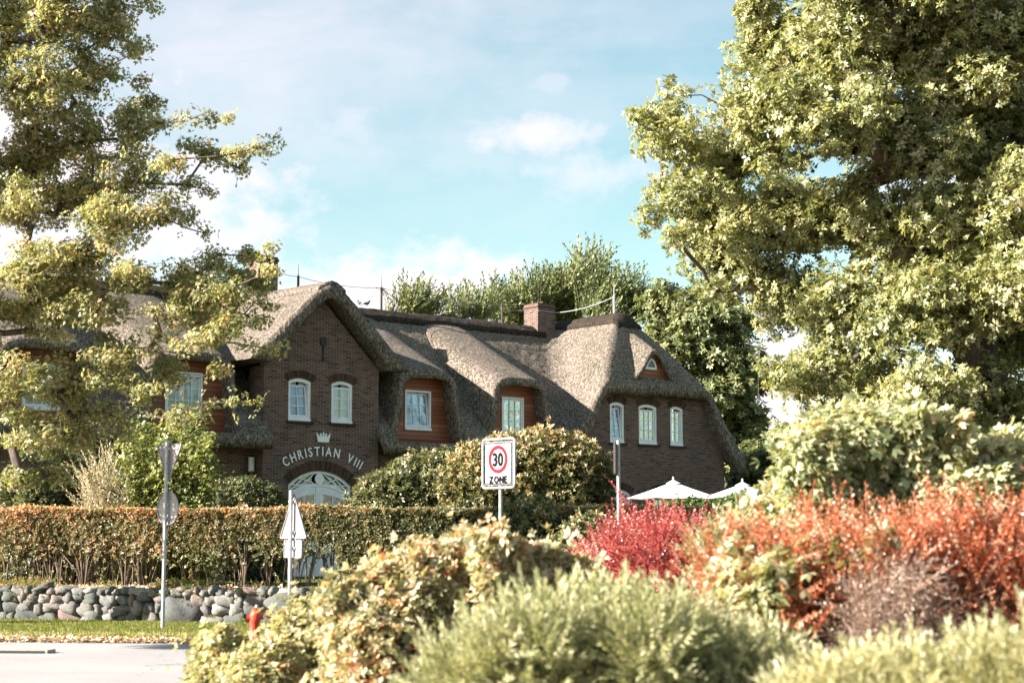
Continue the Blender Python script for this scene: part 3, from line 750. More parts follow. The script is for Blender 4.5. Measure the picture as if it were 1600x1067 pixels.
dormer(-2.50, wt=1.22, wb=1.50, wu=(-3.14, -1.87, 5.46, 6.86)); window(-3.14, -1.87, 5.46, 6.86, .585, 4, 3, 0, brick=False, fw=.06)
dormer(-7.25, wt=1.22, wb=1.50, wu=(-7.72, -6.45, 5.46, 6.80)); window(-7.72, -6.45, 5.46, 6.80, .585, 4, 3, 0, brick=False, fw=.06)

# eyebrow window in the hip of the wing
def eb_in(u): return 7.55 + 1.10 * np.exp(-np.abs((u - EC) / .68) ** 2.2)
shell('eyebrow_dormer', np.arange(EC - 1.6, EC + 1.61, .05), np.arange(EV, 1.6, .06), lambda u, v: eb_in(u) + .22 + .62 * (v - EV) - .25 * np.clip(np.abs(u - EC) - .9, 0, 1), lambda u, v, T: T - .22, M_thatch, house, rnd=.02)
b = MB(); uu = np.linspace(EC - .78, EC + .78, 19); b.prism([(EC - .78, 7.6), (EC + .78, 7.6)] + [(x, float(eb_in(x)) + .18) for x in uu[::-1]], [], .0, .10); eye = b.build('eyebrow_wood_panel', M_wood, house)
b = MB(); b.prism([(EC - .34, 8.16), (EC + .26, 8.16), (EC + .26, 8.30), (EC + .14, 8.52), (EC - .03, 8.60), (EC - .20, 8.50)], [[(EC - .22, 8.24), (EC - .12, 8.43), (EC - .02, 8.50), (EC + .07, 8.46), (EC + .17, 8.30), (EC + .17, 8.24)]], -.06, -.004); ew = b.build('eyebrow_window', M_white, house)
g = MB(); g.box(EC - .25, EC + .2, -.03, -.022, 8.22, 8.52); g.build('pane', mat('dark_pane', (.02, .025, .03), .08), ew)

# chimneys
def chimney(u0, u1, v0, v1, z0, z1):
    b = MB(); b.box(u0, u1, v0, v1, z0, z1); c_ = b.build('chimney', M_brick, house)
    k = MB(); k.box(u0 - .03, u1 + .03, v0 - .03, v1 + .03, z1 - .16, z1 - .08); k.box(u0 + .1, u1 - .1, v0 + .1, v1 - .1, z1 + .001, z1 + .05); k.build('chimney_band', M_archbrick, c_)
chimney(15.2, 16.1, 4.5, 5.35, 9.4, 11.02); chimney(2.75, 3.55, 5.0, 5.8, 9.4, 11.65)
# lightning rods and their wire
def rod(u, v, z0, z1, z2, m=M_galv):
    b = MB(); b.tube([(u, v, z0), (u, v, z1)], .045, 8); r_ = b.build('lightning_rod', m, house); k = MB(); k.tube([(u, v, z1), (u, v, z2)], [.014, .006], 6); k.build('spike', m, r_)
M_oldwood = mat('weathered_post', (.06, .05, .045), .9)
rod(4.4, 5, 9.9, 11.08, 11.5, M_oldwood); rod(8.02, 5, 9.9, 11.02, 11.45, M_oldwood); rod(13.8, 5, 9.9, 10.95, 11.0, M_oldwood); rod(WC + .1, 2.1, 10.2, 11.22, 11.75, M_galv); rod(15.4, 4.7, 10.6, 11.15, 11.9, M_iron); rod(15.95, 5.2, 10.6, 11.15, 11.9, M_iron)
b = MB()
def wire(a, c_, sag, r=.011):
    a, c_ = np.array(a, float), np.array(c_, float); b.tube([tuple(a + (c_ - a) * f - np.array([0, 0, sag * 4 * f * (1 - f)])) for f in np.linspace(0, 1, 13)], r, 5)
wire((3.15, 5, 11.2), (4.4, 5, 11.05), .05); wire((4.4, 5, 11.05), (8.02, 5, 11.0), .12); wire((8.02, 5, 11.0), (13.8, 5, 10.9), .18); wire((13.8, 5, 10.7), (15.2, 4.5, 10.75), .03)
wire((15.2, 4.47, 10.72), (16.1, 4.47, 10.72), .0, .016); wire((16.1, 4.47, 10.72), (WC + .1, 2.1, 11.18), .12, .016); wire((8.02, 5, 10.98), (7.1, 5, 10.25), .0)
b.build('lightning_wire', M_galv, house)
# two birds on the ridge
def hw2(u, v, z): c_, s_ = math.cos(HR), math.sin(HR); return (HX + u * c_ - v * s_, HY + u * s_ + v * c_, z)
def bird(u, lab, rz):
    e = bmesh.new(); prof = [(-.13, .10, .012), (-.07, .105, .035), (0, .11, .055), (.06, .13, .052), (.10, .17, .032), (.115, .205, .034), (.14, .215, .026), (.165, .212, .006)]
    b = MB(); b.tube([(x, 0, z) for x, z, r_ in prof], [r_ for *_, r_ in prof], 10); b.tube([(.02, .02, 0), (.02, .02, .08)], .005, 5); b.tube([(.02, -.02, 0), (.02, -.02, .08)], .005, 5)
    e.free(); o = b.build('bird', M_dark, None, True); o.location = hw2(u, 5.0, 10.24); o.rotation_euler = (0, 0, rz); tag(o, lab, 'bird', 'birds on the thatched ridge')
bird(7.05, 'small dark bird on the ridge close against the thatched gable roof', 2.2); bird(7.36, 'small dark bird on the ridge nearer the dark post of the lightning wire', .6)
# ------------------------------------------------------------------ stone wall
def ico(sub):
    bm = bmesh.new(); bmesh.ops.create_icosphere(bm, subdivisions=sub, radius=1); v = np.array([q.co[:] for q in bm.verts]); f = [tuple(x.index for x in q.verts) for q in bm.faces]; bm.free(); return v, f
IV, IF = ico(3)
wd = (WL1 - WL0) / np.linalg.norm(WL1 - WL0); WLen = np.linalg.norm(WL1 - WL0); wn_ = np.array([wd[1], -wd[0]])     # towards the road
b = MB()
def stone(sx, z, w_, h, d=.22, out=0, a=None):
    q = IV.copy(); q = np.sign(q) * np.abs(q) ** rng.uniform(.72, .9)
    q *= np.array([w_ / 2, d, h / 2]) * 1.04; ph = rng.uniform(0, 9); nn = IV * 1.7 + ph
    q *= (1 + .09 * np.sin(nn[:, :1] * 2.1 + nn[:, 1:2] * 1.3) + .10 * np.sin(nn[:, 2:3] * 3.3 + nn[:, :1] * 2.7))
    tl = rng.uniform(-.5, .5); c_, s_ = math.cos(tl), math.sin(tl); x = q[:, 0] * c_ - q[:, 2] * s_; zz = q[:, 0] * s_ + q[:, 2] * c_
    base = WL0 + wd * sx; px_ = base[0] + wd[0] * x - wn_[0] * (q[:, 1] - out); py_ = base[1] + wd[1] * x - wn_[1] * (q[:, 1] - out)
    b.add(np.stack([px_, py_, zz + z], 1), IF, rng.random() if a is None else a)
big = [(np.linalg.norm(P(322, 962, 34.6)[:2] - WL0), .50, .66, .80), (np.linalg.norm(P(432, 950, 32.9)[:2] - WL0), .52, .72, 1.05)]
for sx, hz_, hh, ww in big: stone(sx, hh * .42, ww, hh * .92, .28, .02, .12)
z = 0
for row, (hh, wmin, wmax) in enumerate([(.25, .22, .60), (.22, .18, .48), (.19, .15, .42), (.13, .14, .40)]):
    s_ = rng.uniform(0, .3)
    while s_ < WLen:
        w_ = rng.uniform(wmin, wmax); h_ = hh * rng.uniform(.85, 1.25); ctr = s_ + w_ / 2
        if not any(abs(ctr - q[0]) < q[3] / 2 + w_ * .1 - .10 * row for q in big) or row == 3: stone(ctr, z + hh / 2 + rng.uniform(-.04, .04), w_ * 1.1, h_ * 1.22, .2, rng.uniform(-.03, .03))
        s_ += w_ * .98
    z += hh * .93
sw = b.build('stone_wall', M_stone, None, True); tag(sw, 'low dry stone wall of rounded grey and pink boulders beneath the clipped hedge', 'wall')
e = MB(); A, B = WL0 - wn_ * .12, WL1 - wn_ * .12; A2, B2 = WL0 - wn_ * .8, WL1 - wn_ * .8
e.add([(*A, 0), (*B, 0), (*B2, 0), (*A2, 0), (*A, .56), (*B, .56), (*B2, .70), (*A2, .70)], [(0, 3, 2, 1), (4, 5, 6, 7), (0, 1, 5, 4), (1, 2, 6, 5), (2, 3, 7, 6), (3, 0, 4, 7)])
e.build('earth_bank', M_soil, sw)

# ------------------------------------------------------------------ hedge along the wall
HDG = leafmat('hedge_leaf', [(0, (.07, .085, .035)), (.35, (.15, .145, .07)), (.6, (.28, .21, .12)), (.8, (.44, .27, .16)), (1, (.56, .27, .17))], .35)
def hedge_box(name, n, x0, x1, front, thick, zb, zt, T, scale, top_t=.25, thin=None, material=None, parent=None, red=.45):
    """leaves in the outer layer of a clipped block; front(x) gives its front line"""
    x = rng.uniform(x0, x1, n); face = rng.random(n); y = front(x); z = zb + (zt - zb) * rng.random(n) ** .85
    dirs = np.zeros((n, 3)); fr = face < .50; tp = (face >= .50) & (face < .85); bk = face >= .85
    dd = np.abs(rng.normal(0, .14, n)); Y = np.where(fr, y + dd, np.where(bk, y + thick - dd, y + rng.uniform(0, thick, n)))
    zt_ = zt + .035 * np.sin(x * 1.1) + .025 * np.sin(x * 2.9 + 1); Z = np.where(tp, zt_ - np.abs(rng.normal(0, .07, n)), z); pp = np.stack([x, Y, Z], 1); l = lump(pp, .9, 1.0)
    Y = Y - .16 * l * fr; Z = Z + .035 * l * tp + np.where(rng.random(n) < .03, rng.uniform(0, .09, n), 0) * tp
    dirs[fr] = (0, -1, .5); dirs[tp] = (0, 0, 1); dirs[bk] = (0, 1, .4)
    pp = np.stack([x, Y, Z], 1); keep = np.ones(n, bool)
    if thin is not None: keep = rng.random(n) < thin(x, Z)
    col = np.clip(rng.normal(.18, .15, n) + red * np.clip((Z - (zt - top_t)) / top_t, 0, 1) * rng.random(n) + .16 * l + (.26 if red > .4 else 0) * np.clip((-x - 3.5) / 3, 0, 1), 0, 1)
    pp, dirs, col = pp[keep], dirs[keep], col[keep]
    return scatter(name, pp, dirs, T, np.full(len(pp), scale), material or HDG, parent, col, .6)
small = [rosette(5, .05, .03, .6, np.random.default_rng(i)) for i in range(4)]
hy = lambda x: 36.6 - .17 * x + 0 * x if np.isscalar(x) else 36.6 - .17 * x
hedge = empty('garden_hedge', (-4, hy(-4), .62)); tag(hedge, 'long clipped hedge with orange tinted flat top growing behind the stone wall', 'hedge')
def world(o, par):
    o.parent = par; o.matrix_parent_inverse = par.matrix_world.inverted(); return o
bpy.context.view_layer.update()
def hthin(x, z): return np.where(x < -3.8, np.clip((z - 1.15) / .95, .05, 1) ** 1.4 * np.where(np.sin(x * 1.9) + np.sin(x * 4.3 + 1) > .9, .5, 1), np.clip((z - .5) / .2, .6, 1))
fo = hedge_box('foliage', 92000, -14.5, 6.2, hy, 1.25, .66, 2.36, small, 1.25, .28, hthin); world(fo, hedge)
# bare stems in the thin lower part
st = MB()
for i in range(85):
    x = rng.uniform(-14, -1.5); y = hy(x) + rng.uniform(.1, .9); n = rng.integers(2, 5)
    for k in range(n):
        dx = rng.normal(0, .28); h_ = rng.uniform(.8, 1.45); st.tube([(x, y, .5), (x + dx * .35, y + rng.normal(0, .05), .6 + h_ * .5), (x + dx, y + rng.normal(0, .1), .6 + h_)], [.022, .015, .007], 5)
stm = st.build('stems', mat('hedge_stem', (.16, .115, .085), .9), None, True); world(stm, hedge)
HIN = mat('hedge_heart', (.012, .014, .007), 1)
# dry leaves and low plants on the bank
n = 9000; x = rng.uniform(-14, 1, n); y = np.array([wally(q) for q in x]) + rng.uniform(.1, 2.0, n); z = .66 + np.abs(rng.normal(0, .03, n)); pp = np.stack([x, y, z], 1)
xe = rng.uniform(-13, -4.7, 1500); ye = np.interp(xe, [-14, -9, -5.6, -4.6], [29.5, 28.8, 28.35, 27.7]) + rng.normal(-.02, .12, 1500); pp = np.concatenate([pp, np.stack([xe, ye, np.full(1500, .045)], 1)]); n += 1500
tag(scatter('leaf_litter', pp, np.tile((0, 0, 1.), (n, 1)), [rosette(3, .07, .04, .3)], np.full(n, 1.), leafmat('litter', [(0, (.28, .19, .12)), (.5, (.42, .31, .21)), (1, (.58, .46, .35))], .2), None, None, .5), kind='stuff')

# weeds and trailing growth over the top stones
n = 7000; x = rng.uniform(-14, 2, n); ok = np.sin(x * 1.7) + np.sin(x * 3.9 + 2) + rng.normal(0, .5, n) > .35; x = x[ok]; n = len(x); y = np.array([wally(q) for q in x]) + rng.uniform(-.16, .8, n)
z = np.where(y < np.array([wally(q) for q in x]) + .1, rng.uniform(.45, .74, n), .68 + np.abs(rng.normal(0, .07, n))); pp = np.stack([x, y, z], 1)
tag(scatter('bank_weeds', pp, np.tile((0, -.4, 1.), (n, 1)), [spray(8, .12, .05, .02, .8, np.random.default_rng(180 + i)) for i in range(3)], np.full(n, 1.), leafmat('weed_leaf', [(0, (.06, .09, .02)), (.5, (.16, .17, .06)), (.8, (.32, .25, .13)), (1, (.42, .22, .12))], .4), None, None, .5), kind='stuff')

# grass blades on the verge
n = 30000; x = rng.uniform(-14.5, -2.5, n); f = rng.random(n); y = 28.7 + (-x - 5.5).clip(0) * .11 + f * (np.array([wally(q) for q in x]) - .1 - 28.7 - (-x - 5.5).clip(0) * .11)
pp = np.stack([x, y, np.full(n, .05)], 1)
tag(scatter('verge_grass', pp, np.tile((0, 0, 1.), (n, 1)), [np.array([kite((rng.normal(0, .03), rng.normal(0, .03), 0), (rng.normal(0, .35), rng.normal(0, .35), 1), rng.uniform(.05, .11), .012, (0, 1, .1)) for _ in range(6)]) for _ in range(5)], np.full(n, 1.),
            leafmat('grass_blade', [(0, (.08, .10, .015)), (.5, (.14, .155, .03)), (.8, (.22, .21, .07)), (1, (.42, .36, .22))], .45), None, np.clip(rng.normal(.4, .2, n) + .35 * (f < .12), 0, 1), .1), kind='stuff')

# ------------------------------------------------------------------ shrubs
def shrub(name, label, cat, lst, d, n, T, scale, material, shell=.3, jd=.5, red=0, up=.5, zmin=.03, jit=.5, base=None, colmu=.45, colsd=.2, group=None, stems=14, rough=.16, ground=0):
    c, r = blobs_px(lst, d, jd); c[:, 1] += 0
    # fill down to the soil under each blob
    ex_c, ex_r = [], []
    for cc, rr in zip(c, r):
        z = cc[2] - rr * .9
        while z > ground + .1 and base is not False: ex_c.append((cc[0], cc[1] + .1, z)); ex_r.append(rr * .92); z -= rr * .9
    if ex_c: c2, r2 = np.concatenate([c, np.array(ex_c)]), np.concatenate([r, np.array(ex_r)])
    else: c2, r2 = c, r
    p, dd = fill(c2, r2, n, shell, ground + zmin, 1.0, rough); dirs = dd * (1 - up) + np.array([0, 0, up]); l = lump(p, 1.6, 2)
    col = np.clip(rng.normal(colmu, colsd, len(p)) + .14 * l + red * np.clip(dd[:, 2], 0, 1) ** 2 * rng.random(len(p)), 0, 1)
    ctr = c2.mean(0); loc = (ctr[0], ctr[1], ground)
    root = empty(name, loc); tag(root, label, cat, group); bpy.context.view_layer.update()
    world(scatter('foliage', p, dirs, T, np.full(len(p), scale), material, None, col, jit), root)
    top = c[np.argsort(-c[:, 2])][:max(2, len(c))]; extra = [cc + rng.normal(0, .4, 3) * rr for cc, rr in zip(c, r) for _ in range(max(1, stems // len(c)))]
    o, _ = grow('stems', (ctr[0], ctr[1], ground), np.array(list(top) + extra), None, .006, .3, None, .03); world(o, root)
    return root
big_ros = [rosette(7, .12, .045, .45, np.random.default_rng(20 + i)) for i in range(4)]
rho = [rosette(7, .13, .045, .35, np.random.default_rng(30 + i)) for i in range(4)]
L_dark = leafmat('rhododendron_leaf', [(0, (.045, .06, .022)), (.5, (.085, .10, .038)), (.8, (.17, .165, .075)), (1, (.33, .26, .15))], .22, .35, .6)
L_tip = leafmat('pieris_leaf', [(0, (.05, .06, .022)), (.45, (.11, .115, .04)), (.62, (.30, .25, .13)), (.82, (.52, .38, .23)), (1, (.60, .42, .28))], .3, .4, .5)
GZ = .6
shrub('rhododendron', 'wide dome of dark leathery leaves below the entrance lettering, beside the tall peach tipped shrub', 'shrub', [(600, 788, 52), (645, 768, 55), (690, 758, 58), (735, 765, 55), (745, 785, 50), (565, 800, 30), (640, 800, 55), (670, 755, 42), (715, 745, 40)], 42, 15000, rho, .9, L_dark, .3, .25, .25, rough=.07, ground=GZ, colmu=.5)
shrub('pieris_shrub', 'tall rounded shrub with peach coloured new tips behind the speed zone sign', 'shrub', [(745, 735, 48), (790, 720, 44), (850, 710, 44), (895, 722, 50), (925, 745, 38), (870, 765, 60), (760, 760, 50), (720, 750, 38), (820, 745, 55)], 39.5, 15000, [rosette(7, .10, .038, .7, np.random.default_rng(40 + i)) for i in range(4)], 1.05, L_tip, .4, .5, .62, up=.45, ground=GZ, colmu=.36)
shrub('evergreen_shrub', 'loose olive green shrub at the foot of the speed zone sign', 'shrub', [(815, 815, 38), (840, 835, 30), (795, 840, 30), (845, 800, 26)], 36, 4200, small, 1.9, L_dark, .3, .3, .1, colmu=.6)
shrub('evergreen_shrub', 'pale spiky shrub between the tall peach tipped shrub and the crimson barberry', 'shrub', [(905, 838, 30), (925, 825, 26), (890, 860, 34), (935, 850, 25)], 30, 4500, small, 1.8, L_dark, .25, .3, .1, colmu=.68)
shrub('clipped_dome_shrub', 'smooth clipped green dome left of the arched entrance door', 'shrub', [(352, 780, 34), (385, 775, 32), (412, 784, 30), (435, 795, 18)], 45, 9000, small, 1.3, L_dark, .22, .2, .05, rough=.04, ground=GZ, colmu=.42)
shrub('dark_hedge_block', 'dark glossy green clipped hedge block under the white parasols', 'hedge', [(1055, 817, 34), (1090, 812, 34), (1125, 809, 32), (1150, 804, 34)], 44, 9000, small, 1.5, leafmat('yew', [(0, (.035, .06, .012)), (.5, (.06, .095, .02)), (1, (.12, .15, .04))], .2), .3, .2, 0, rough=.05, ground=GZ)
L_pale = leafmat('variegated_leaf', [(0, (.12, .14, .06)), (.4, (.26, .26, .13)), (.7, (.42, .39, .25)), (.86, (.56, .48, .35)), (1, (.60, .33, .20))], .4, .45, .5)
# foreground
V1 = [rosette(6, .055, .032, .5, np.random.default_rng(50 + i)) for i in range(4)]
shrub('variegated_shrub', 'low creamy leaved shrub beside the road at the lower left', 'shrub', [(345, 1030, 46), (395, 1050, 46), (452, 1012, 42), (480, 992, 52), (420, 1060, 60), (340, 1065, 46), (500, 1040, 61), (350, 1000, 22)], 16.5, 21000, V1, 1.0, L_pale, .3, .5, .05, colmu=.52, ground=0)
L_or = leafmat('orange_tip_leaf', [(0, (.12, .13, .06)), (.35, (.25, .24, .13)), (.6, (.42, .38, .26)), (.8, (.58, .46, .34)), (.93, (.62, .34, .20)), (1, (.56, .20, .10))], .4, .45, .5)
shrub('viburnum_shrub', 'large mounded shrub with orange tinted young leaves filling the lower centre', 'shrub', [(560, 985, 69), (610, 940, 67), (670, 915, 69), (730, 895, 62), (780, 882, 53), (840, 905, 59), (890, 925, 57), (700, 960, 97), (600, 1020, 87), (800, 960, 77), (535, 940, 33), (770, 850, 27)], 15.0, 56000, [rosette(6, .062, .037, .5, np.random.default_rng(60 + i)) for i in range(4)], 1.0, L_or, .35, .4, .34, colmu=.46, rough=.2)
# junipers: feathery sprays
L_jun = leafmat('juniper_needle', [(0, (.13, .145, .06)), (.4, (.28, .285, .15)), (.75, (.44, .42, .27)), (1, (.58, .53, .39))], .3, .5, .4)
JS = [spray(26, .30, .075, .011, .5, np.random.default_rng(70 + i), rng.uniform(-.3, .3)) for i in range(4)]
shrub('spreading_juniper', 'feathery sage green juniper mound in front of the orange tinted shrub', 'juniper', [(720, 1098, 47), (770, 1068, 52), (840, 1038, 52), (900, 1018, 55), (960, 1013, 52), (1020, 1023, 52), (1080, 1033, 49), (1140, 1053, 45), (1200, 1078, 47), (1000, 1088, 87), (880, 1088, 77), (1120, 1108, 67)], 11.0, 11500, JS, 1.0, L_jun, .3, .4, 0, up=.55, jit=.42, rough=.34)
shrub('spreading_juniper', 'straw tinted juniper sprays at the lower right corner', 'juniper', [(1290, 1143, 40), (1350, 1128, 46), (1420, 1123, 46), (1490, 1123, 50), (1560, 1118, 55), (1630, 1118, 60)], 9.0, 6500, JS, 1.0, leafmat('juniper_straw', [(0, (.16, .16, .08)), (.4, (.34, .33, .18)), (.75, (.50, .46, .30)), (1, (.62, .55, .40))], .35), .25, .3, 0, up=.55, jit=.42, rough=.34)
# barberries: upright wands of small red leaves
BS = [spray(24, .34, .028, .019, 1.1, np.random.default_rng(80 + i), rng.uniform(-.2, .2)) for i in range(5)]
L_crim = leafmat('barberry_crimson', [(0, (.10, .04, .035)), (.4, (.29, .06, .055)), (.7, (.46, .15, .13)), (.9, (.58, .35, .30)), (1, (.6, .48, .40))], .35, .35, .5, (1.2, .75, .65), 1.45)
L_orng = leafmat('barberry_orange', [(0, (.10, .09, .035)), (.2, (.22, .12, .05)), (.4, (.42, .12, .055)), (.7, (.56, .22, .12)), (.88, (.62, .42, .30)), (1, (.64, .58, .45))], .4, .35, .5, (1.2, .8, .5), 1.15)
shrub('crimson_barberry', 'pinkish crimson barberry bush below the white parasol', 'shrub', [(945, 881, 34), (980, 866, 38), (1020, 856, 40), (1060, 861, 40), (1095, 871, 34), (1000, 896, 45), (1060, 901, 45)], 21, 5200, BS, 1.0, L_crim, .3, .4, 0, up=.6, jit=.4, rough=.3)
shrub('orange_barberry', 'tall flame orange barberry thicket on the right', 'shrub', [(1150, 914, 52), (1200, 904, 52), (1260, 884, 52), (1330, 879, 52), (1400, 874, 52), (1470, 864, 52), (1530, 859, 52), (1590, 864, 52), (1230, 964, 57), (1300, 974, 62), (1250, 1019, 37), (1520, 954, 72), (1590, 964, 72), (1640, 894, 62), (1450, 934, 42)], 13.5, 10500, BS, 1.05, L_orng, .32, .5, 0, up=.62, jit=.42, rough=.5, colmu=.5, colsd=.27)
shrub('pale_leaf_shrub', 'pale green leafy stems pushing up between the crimson and the orange barberries', 'shrub', [(1165, 905, 30), (1190, 935, 32), (1150, 875, 24), (1215, 895, 28), (1250, 870, 20), (1300, 858, 16), (1370, 852, 16)], 13.1, 1500, [maple(4, .10, np.random.default_rng(170 + i)) for i in range(3)], 1.0, L_pale, .4, .2, .1, up=.5)
shrub('spreading_juniper', 'pale feathery juniper branches rising at the left end of the orange barberry', 'juniper', [(1130, 850, 16), (1150, 862, 24), (1170, 880, 24), (1110, 870, 20)], 16, 800, JS, 1.0, L_jun, .4, .2, 0, up=.75, jit=.35)
TW = [spray(12, .30, .09, .004, .9, np.random.default_rng(90 + i)) for i in range(4)]
shrub('twiggy_shrub', 'brown half bare twiggy shrub in the middle of the orange barberry', 'shrub', [(1390, 940, 42), (1430, 960, 45), (1370, 985, 35), (1440, 1000, 35)], 12.6, 1500, TW + BS[:1], 1.0, leafmat('dry_twig', [(0, (.10, .065, .05)), (.5, (.24, .16, .12)), (1, (.42, .32, .24))], .1), .4, .2, 0, up=.5, jit=.6)
# tall pale lobed-leaf shrub
PL = [maple(4, .125, np.random.default_rng(100 + i)) for i in range(4)]
L_cream = leafmat('pale_lobed_leaf', [(0, (.11, .135, .06)), (.35, (.25, .265, .14)), (.7, (.44, .43, .28)), (.88, (.56, .50, .36)), (1, (.58, .34, .22))], .45, .5, .4)
shrub('ninebark_shrub', 'tall pale green lobed leaf shrub behind the orange barberry', 'shrub', [(1150, 848, 34), (1195, 816, 40), (1245, 768, 44), (1270, 718, 55), (1330, 693, 53), (1390, 688, 48), (1450, 693, 51), (1500, 723, 53), (1340, 758, 88), (1440, 758, 83), (1290, 668, 23), (1340, 658, 19), (1430, 650, 21), (1490, 668, 21), (1560, 742, 58), (1625, 745, 70), (1590, 700, 30), (1500, 800, 60)], 17, 25000, PL, .82, L_cream, .42, .7, .3, up=.35, jit=.5, colmu=.42, rough=.34)

# ------------------------------------------------------------------ trees
def tree(name, label, lst, d, jd, root, ncl, per, T, scale, material, trunk=None, crad=.42, up=.4, wind=(0, 0, 0), r0=.012, shell=9, group=None, jit=.5, flat=.75, colmu=.42, colsd=.18, dens=None, bias=.33, cat='tree', vz=1.0):
    c, r = blobs_px(lst, d, jd); w_ = r ** 2.6 / (r ** 2.6).sum(); k = rng.choice(len(r), ncl, p=w_)
    dd = rng.normal(0, 1, (ncl, 3)); dd /= np.linalg.norm(dd, axis=1, keepdims=True)
    cl = c[k] + dd * (r[k] * rng.uniform(0, 1, ncl) ** bias * .86)[:, None]; cl = np.concatenate([cl, c])
    crd = crad * rng.uniform(.6, 1.25, len(cl)); crd = np.minimum(crd, np.concatenate([r[k], r]) * .8 + .08)
    npp = (per * (crd / crad) ** 2).astype(int) + 3; idx = np.repeat(np.arange(len(cl)), npp)
    q = rng.normal(0, 1, (len(idx), 3)); q /= np.linalg.norm(q, axis=1, keepdims=True); rr = rng.uniform(0, 1, len(idx)) ** .45
    p = cl[idx] + q * (rr * crd[idx])[:, None] * np.array([1, 1, flat]); dirs = q * (1 - up) + np.array([0, 0, up]) + np.array(wind)
    tone = rng.normal(0, .09, len(cl)); col = np.clip(rng.normal(colmu, colsd, len(p)) + tone[idx], 0, 1)
    ro = empty(name, (root[0], root[1], root[2])); tag(ro, label, cat, group); bpy.context.view_layer.update()
    world(scatter('crown', p, dirs, T, np.full(len(p), scale), material, None, col, jit), ro)
    o, (N, rad) = grow('trunk', root, cl, None, r0, .45, trunk, .05, vz=vz); world(o, ro)
    tw = np.where(rad < r0 * 2.6)[0]; tw = np.repeat(tw, 3); pt = N[tw] + rng.normal(0, .10, (len(tw), 3))
    world(scatter('twig_leaves', pt, rng.normal(0, .6, (len(tw), 3)) + np.array([0, 0, up]) + np.array(wind), T, np.full(len(pt), scale * .95), material, None, np.clip(rng.normal(colmu, colsd, len(pt)), 0, 1), jit), ro)
    return ro
L_oak = leafmat('oak_leaf', [(0, (.042, .056, .018)), (.35, (.135, .15, .052)), (.7, (.275, .28, .12)), (1, (.48, .45, .29))], .38, .38, .6)
OAKT = [rosette(8, .125, .052, .35, np.random.default_rng(110 + i)) for i in range(5)]
oak_bl = [(1000, 185, 22), (985, 180, 10), (1045, 130, 14), (1060, 150, 22), (1040, 200, 40), (1080, 235, 50), (1035, 290, 32), (1020, 330, 28), (1070, 310, 45), (1110, 330, 55), (1060, 370, 34), (1110, 400, 45), (1140, 245, 60), (1180, 160, 50), (1195, 70, 45), (1190, 10, 45), (1165, 100, 18), (1250, 90, 75), (1330, 40, 90), (1430, 60, 95), (1530, 80, 95), (1600, 60, 90), (1240, 200, 80), (1330, 190, 85), (1430, 200, 85), (1540, 230, 85),
          (1190, 340, 65), (1270, 340, 75), (1360, 340, 80), (1460, 350, 80), (1560, 370, 80), (1130, 455, 30), (1190, 440, 45), (1250, 480, 60), (1330, 480, 70), (1420, 490, 75), (1510, 500, 75), (1590, 520, 75), (1215, 580, 35), (1270, 590, 55), (1350, 600, 65), (1440, 610, 70), (1540, 620, 70), (1240, 680, 30), (1300, 680, 45), (1400, 690, 60), (1500, 700, 60), (1590, 710, 60),
          (1590, 180, 70), (1600, 300, 75), (1575, 330, 60), (1590, 440, 70), (1440, 420, 60), (1300, -70, 110), (1450, -90, 120), (1600, -90, 130), (1720, 60, 120), (1740, 260, 120), (1730, 450, 110), (1700, 620, 90), (1400, -220, 120), (1580, -240, 130)]
rt = P(1548, 850, 31.5); rt[2] = 0
tree('oak_tree', 'huge sunlit oak tree filling the right side of the view', oak_bl, 31, 2.0, rt, 1250, 74, OAKT, .80, L_oak, [P(1546, 760, 31.5), P(1540, 620, 31.4), P(1545, 520, 31.5), P(1536, 400, 31.3), P(1550, 300, 31.3), P(1520, 160, 31.2), P(1510, 20, 31)], .56, r0=.0105, colmu=.60, bias=.42)
L_map = leafmat('maple_leaf', [(0, (.07, .085, .035)), (.4, (.19, .20, .085)), (.75, (.34, .33, .18)), (.96, (.50, .46, .32)), (1, (.50, .28, .16))], .55, .42, .45)
MT = [maple(4, .085, np.random.default_rng(120 + i)) for i in range(5)]
map_bl = [(30, 40, 70), (100, 30, 65), (170, 20, 55), (225, 12, 30), (60, 130, 70), (140, 110, 60), (205, 75, 42), (225, 125, 26), (50, 230, 70), (130, 210, 62), (200, 190, 45), (238, 165, 20), (250, 195, 18), (290, 190, 20), (330, 188, 16), (357, 184, 10),
          (40, 320, 60), (120, 300, 60), (200, 270, 58), (265, 250, 42), (320, 245, 34), (370, 240, 26), (405, 230, 18), (432, 219, 11), (300, 290, 30), (250, 330, 42), (300, 345, 24), (322, 365, 12), (180, 350, 50), (60, 410, 60), (130, 410, 50), (330, 300, 18), (375, 265, 18),
          (60, 490, 60), (150, 470, 60), (220, 440, 48), (280, 425, 40), (335, 415, 34), (380, 430, 32), (420, 425, 20), (400, 470, 30), (385, 400, 26), (350, 500, 34), (320, 455, 34), (418, 386, 14), (300, 480, 50), (360, 460, 42), (408, 440, 26), (428, 480, 16), (400, 500, 24), (250, 520, 45), (330, 530, 40), (390, 540, 24), (425, 545, 16), (443, 540, 9), (180, 560, 45), (110, 590, 48), (40, 600, 50), (270, 585, 30), (340, 575, 20),
          (50, 680, 50), (120, 670, 40), (30, 750, 38), (85, 740, 30), (180, 650, 38), (330, 632, 22), (370, 628, 16), (400, 628, 9), (270, 650, 32), (225, 610, 26)]
off = [(-90, 100, 130), (-100, 300, 130), (-90, 500, 110), (-80, -80, 130), (80, -80, 100), (-80, 660, 70), (-660, 480, 100, 24.5), (-780, 420, 110, 24)]
rm = P(-120, 850, 32.8); rm[2] = .0
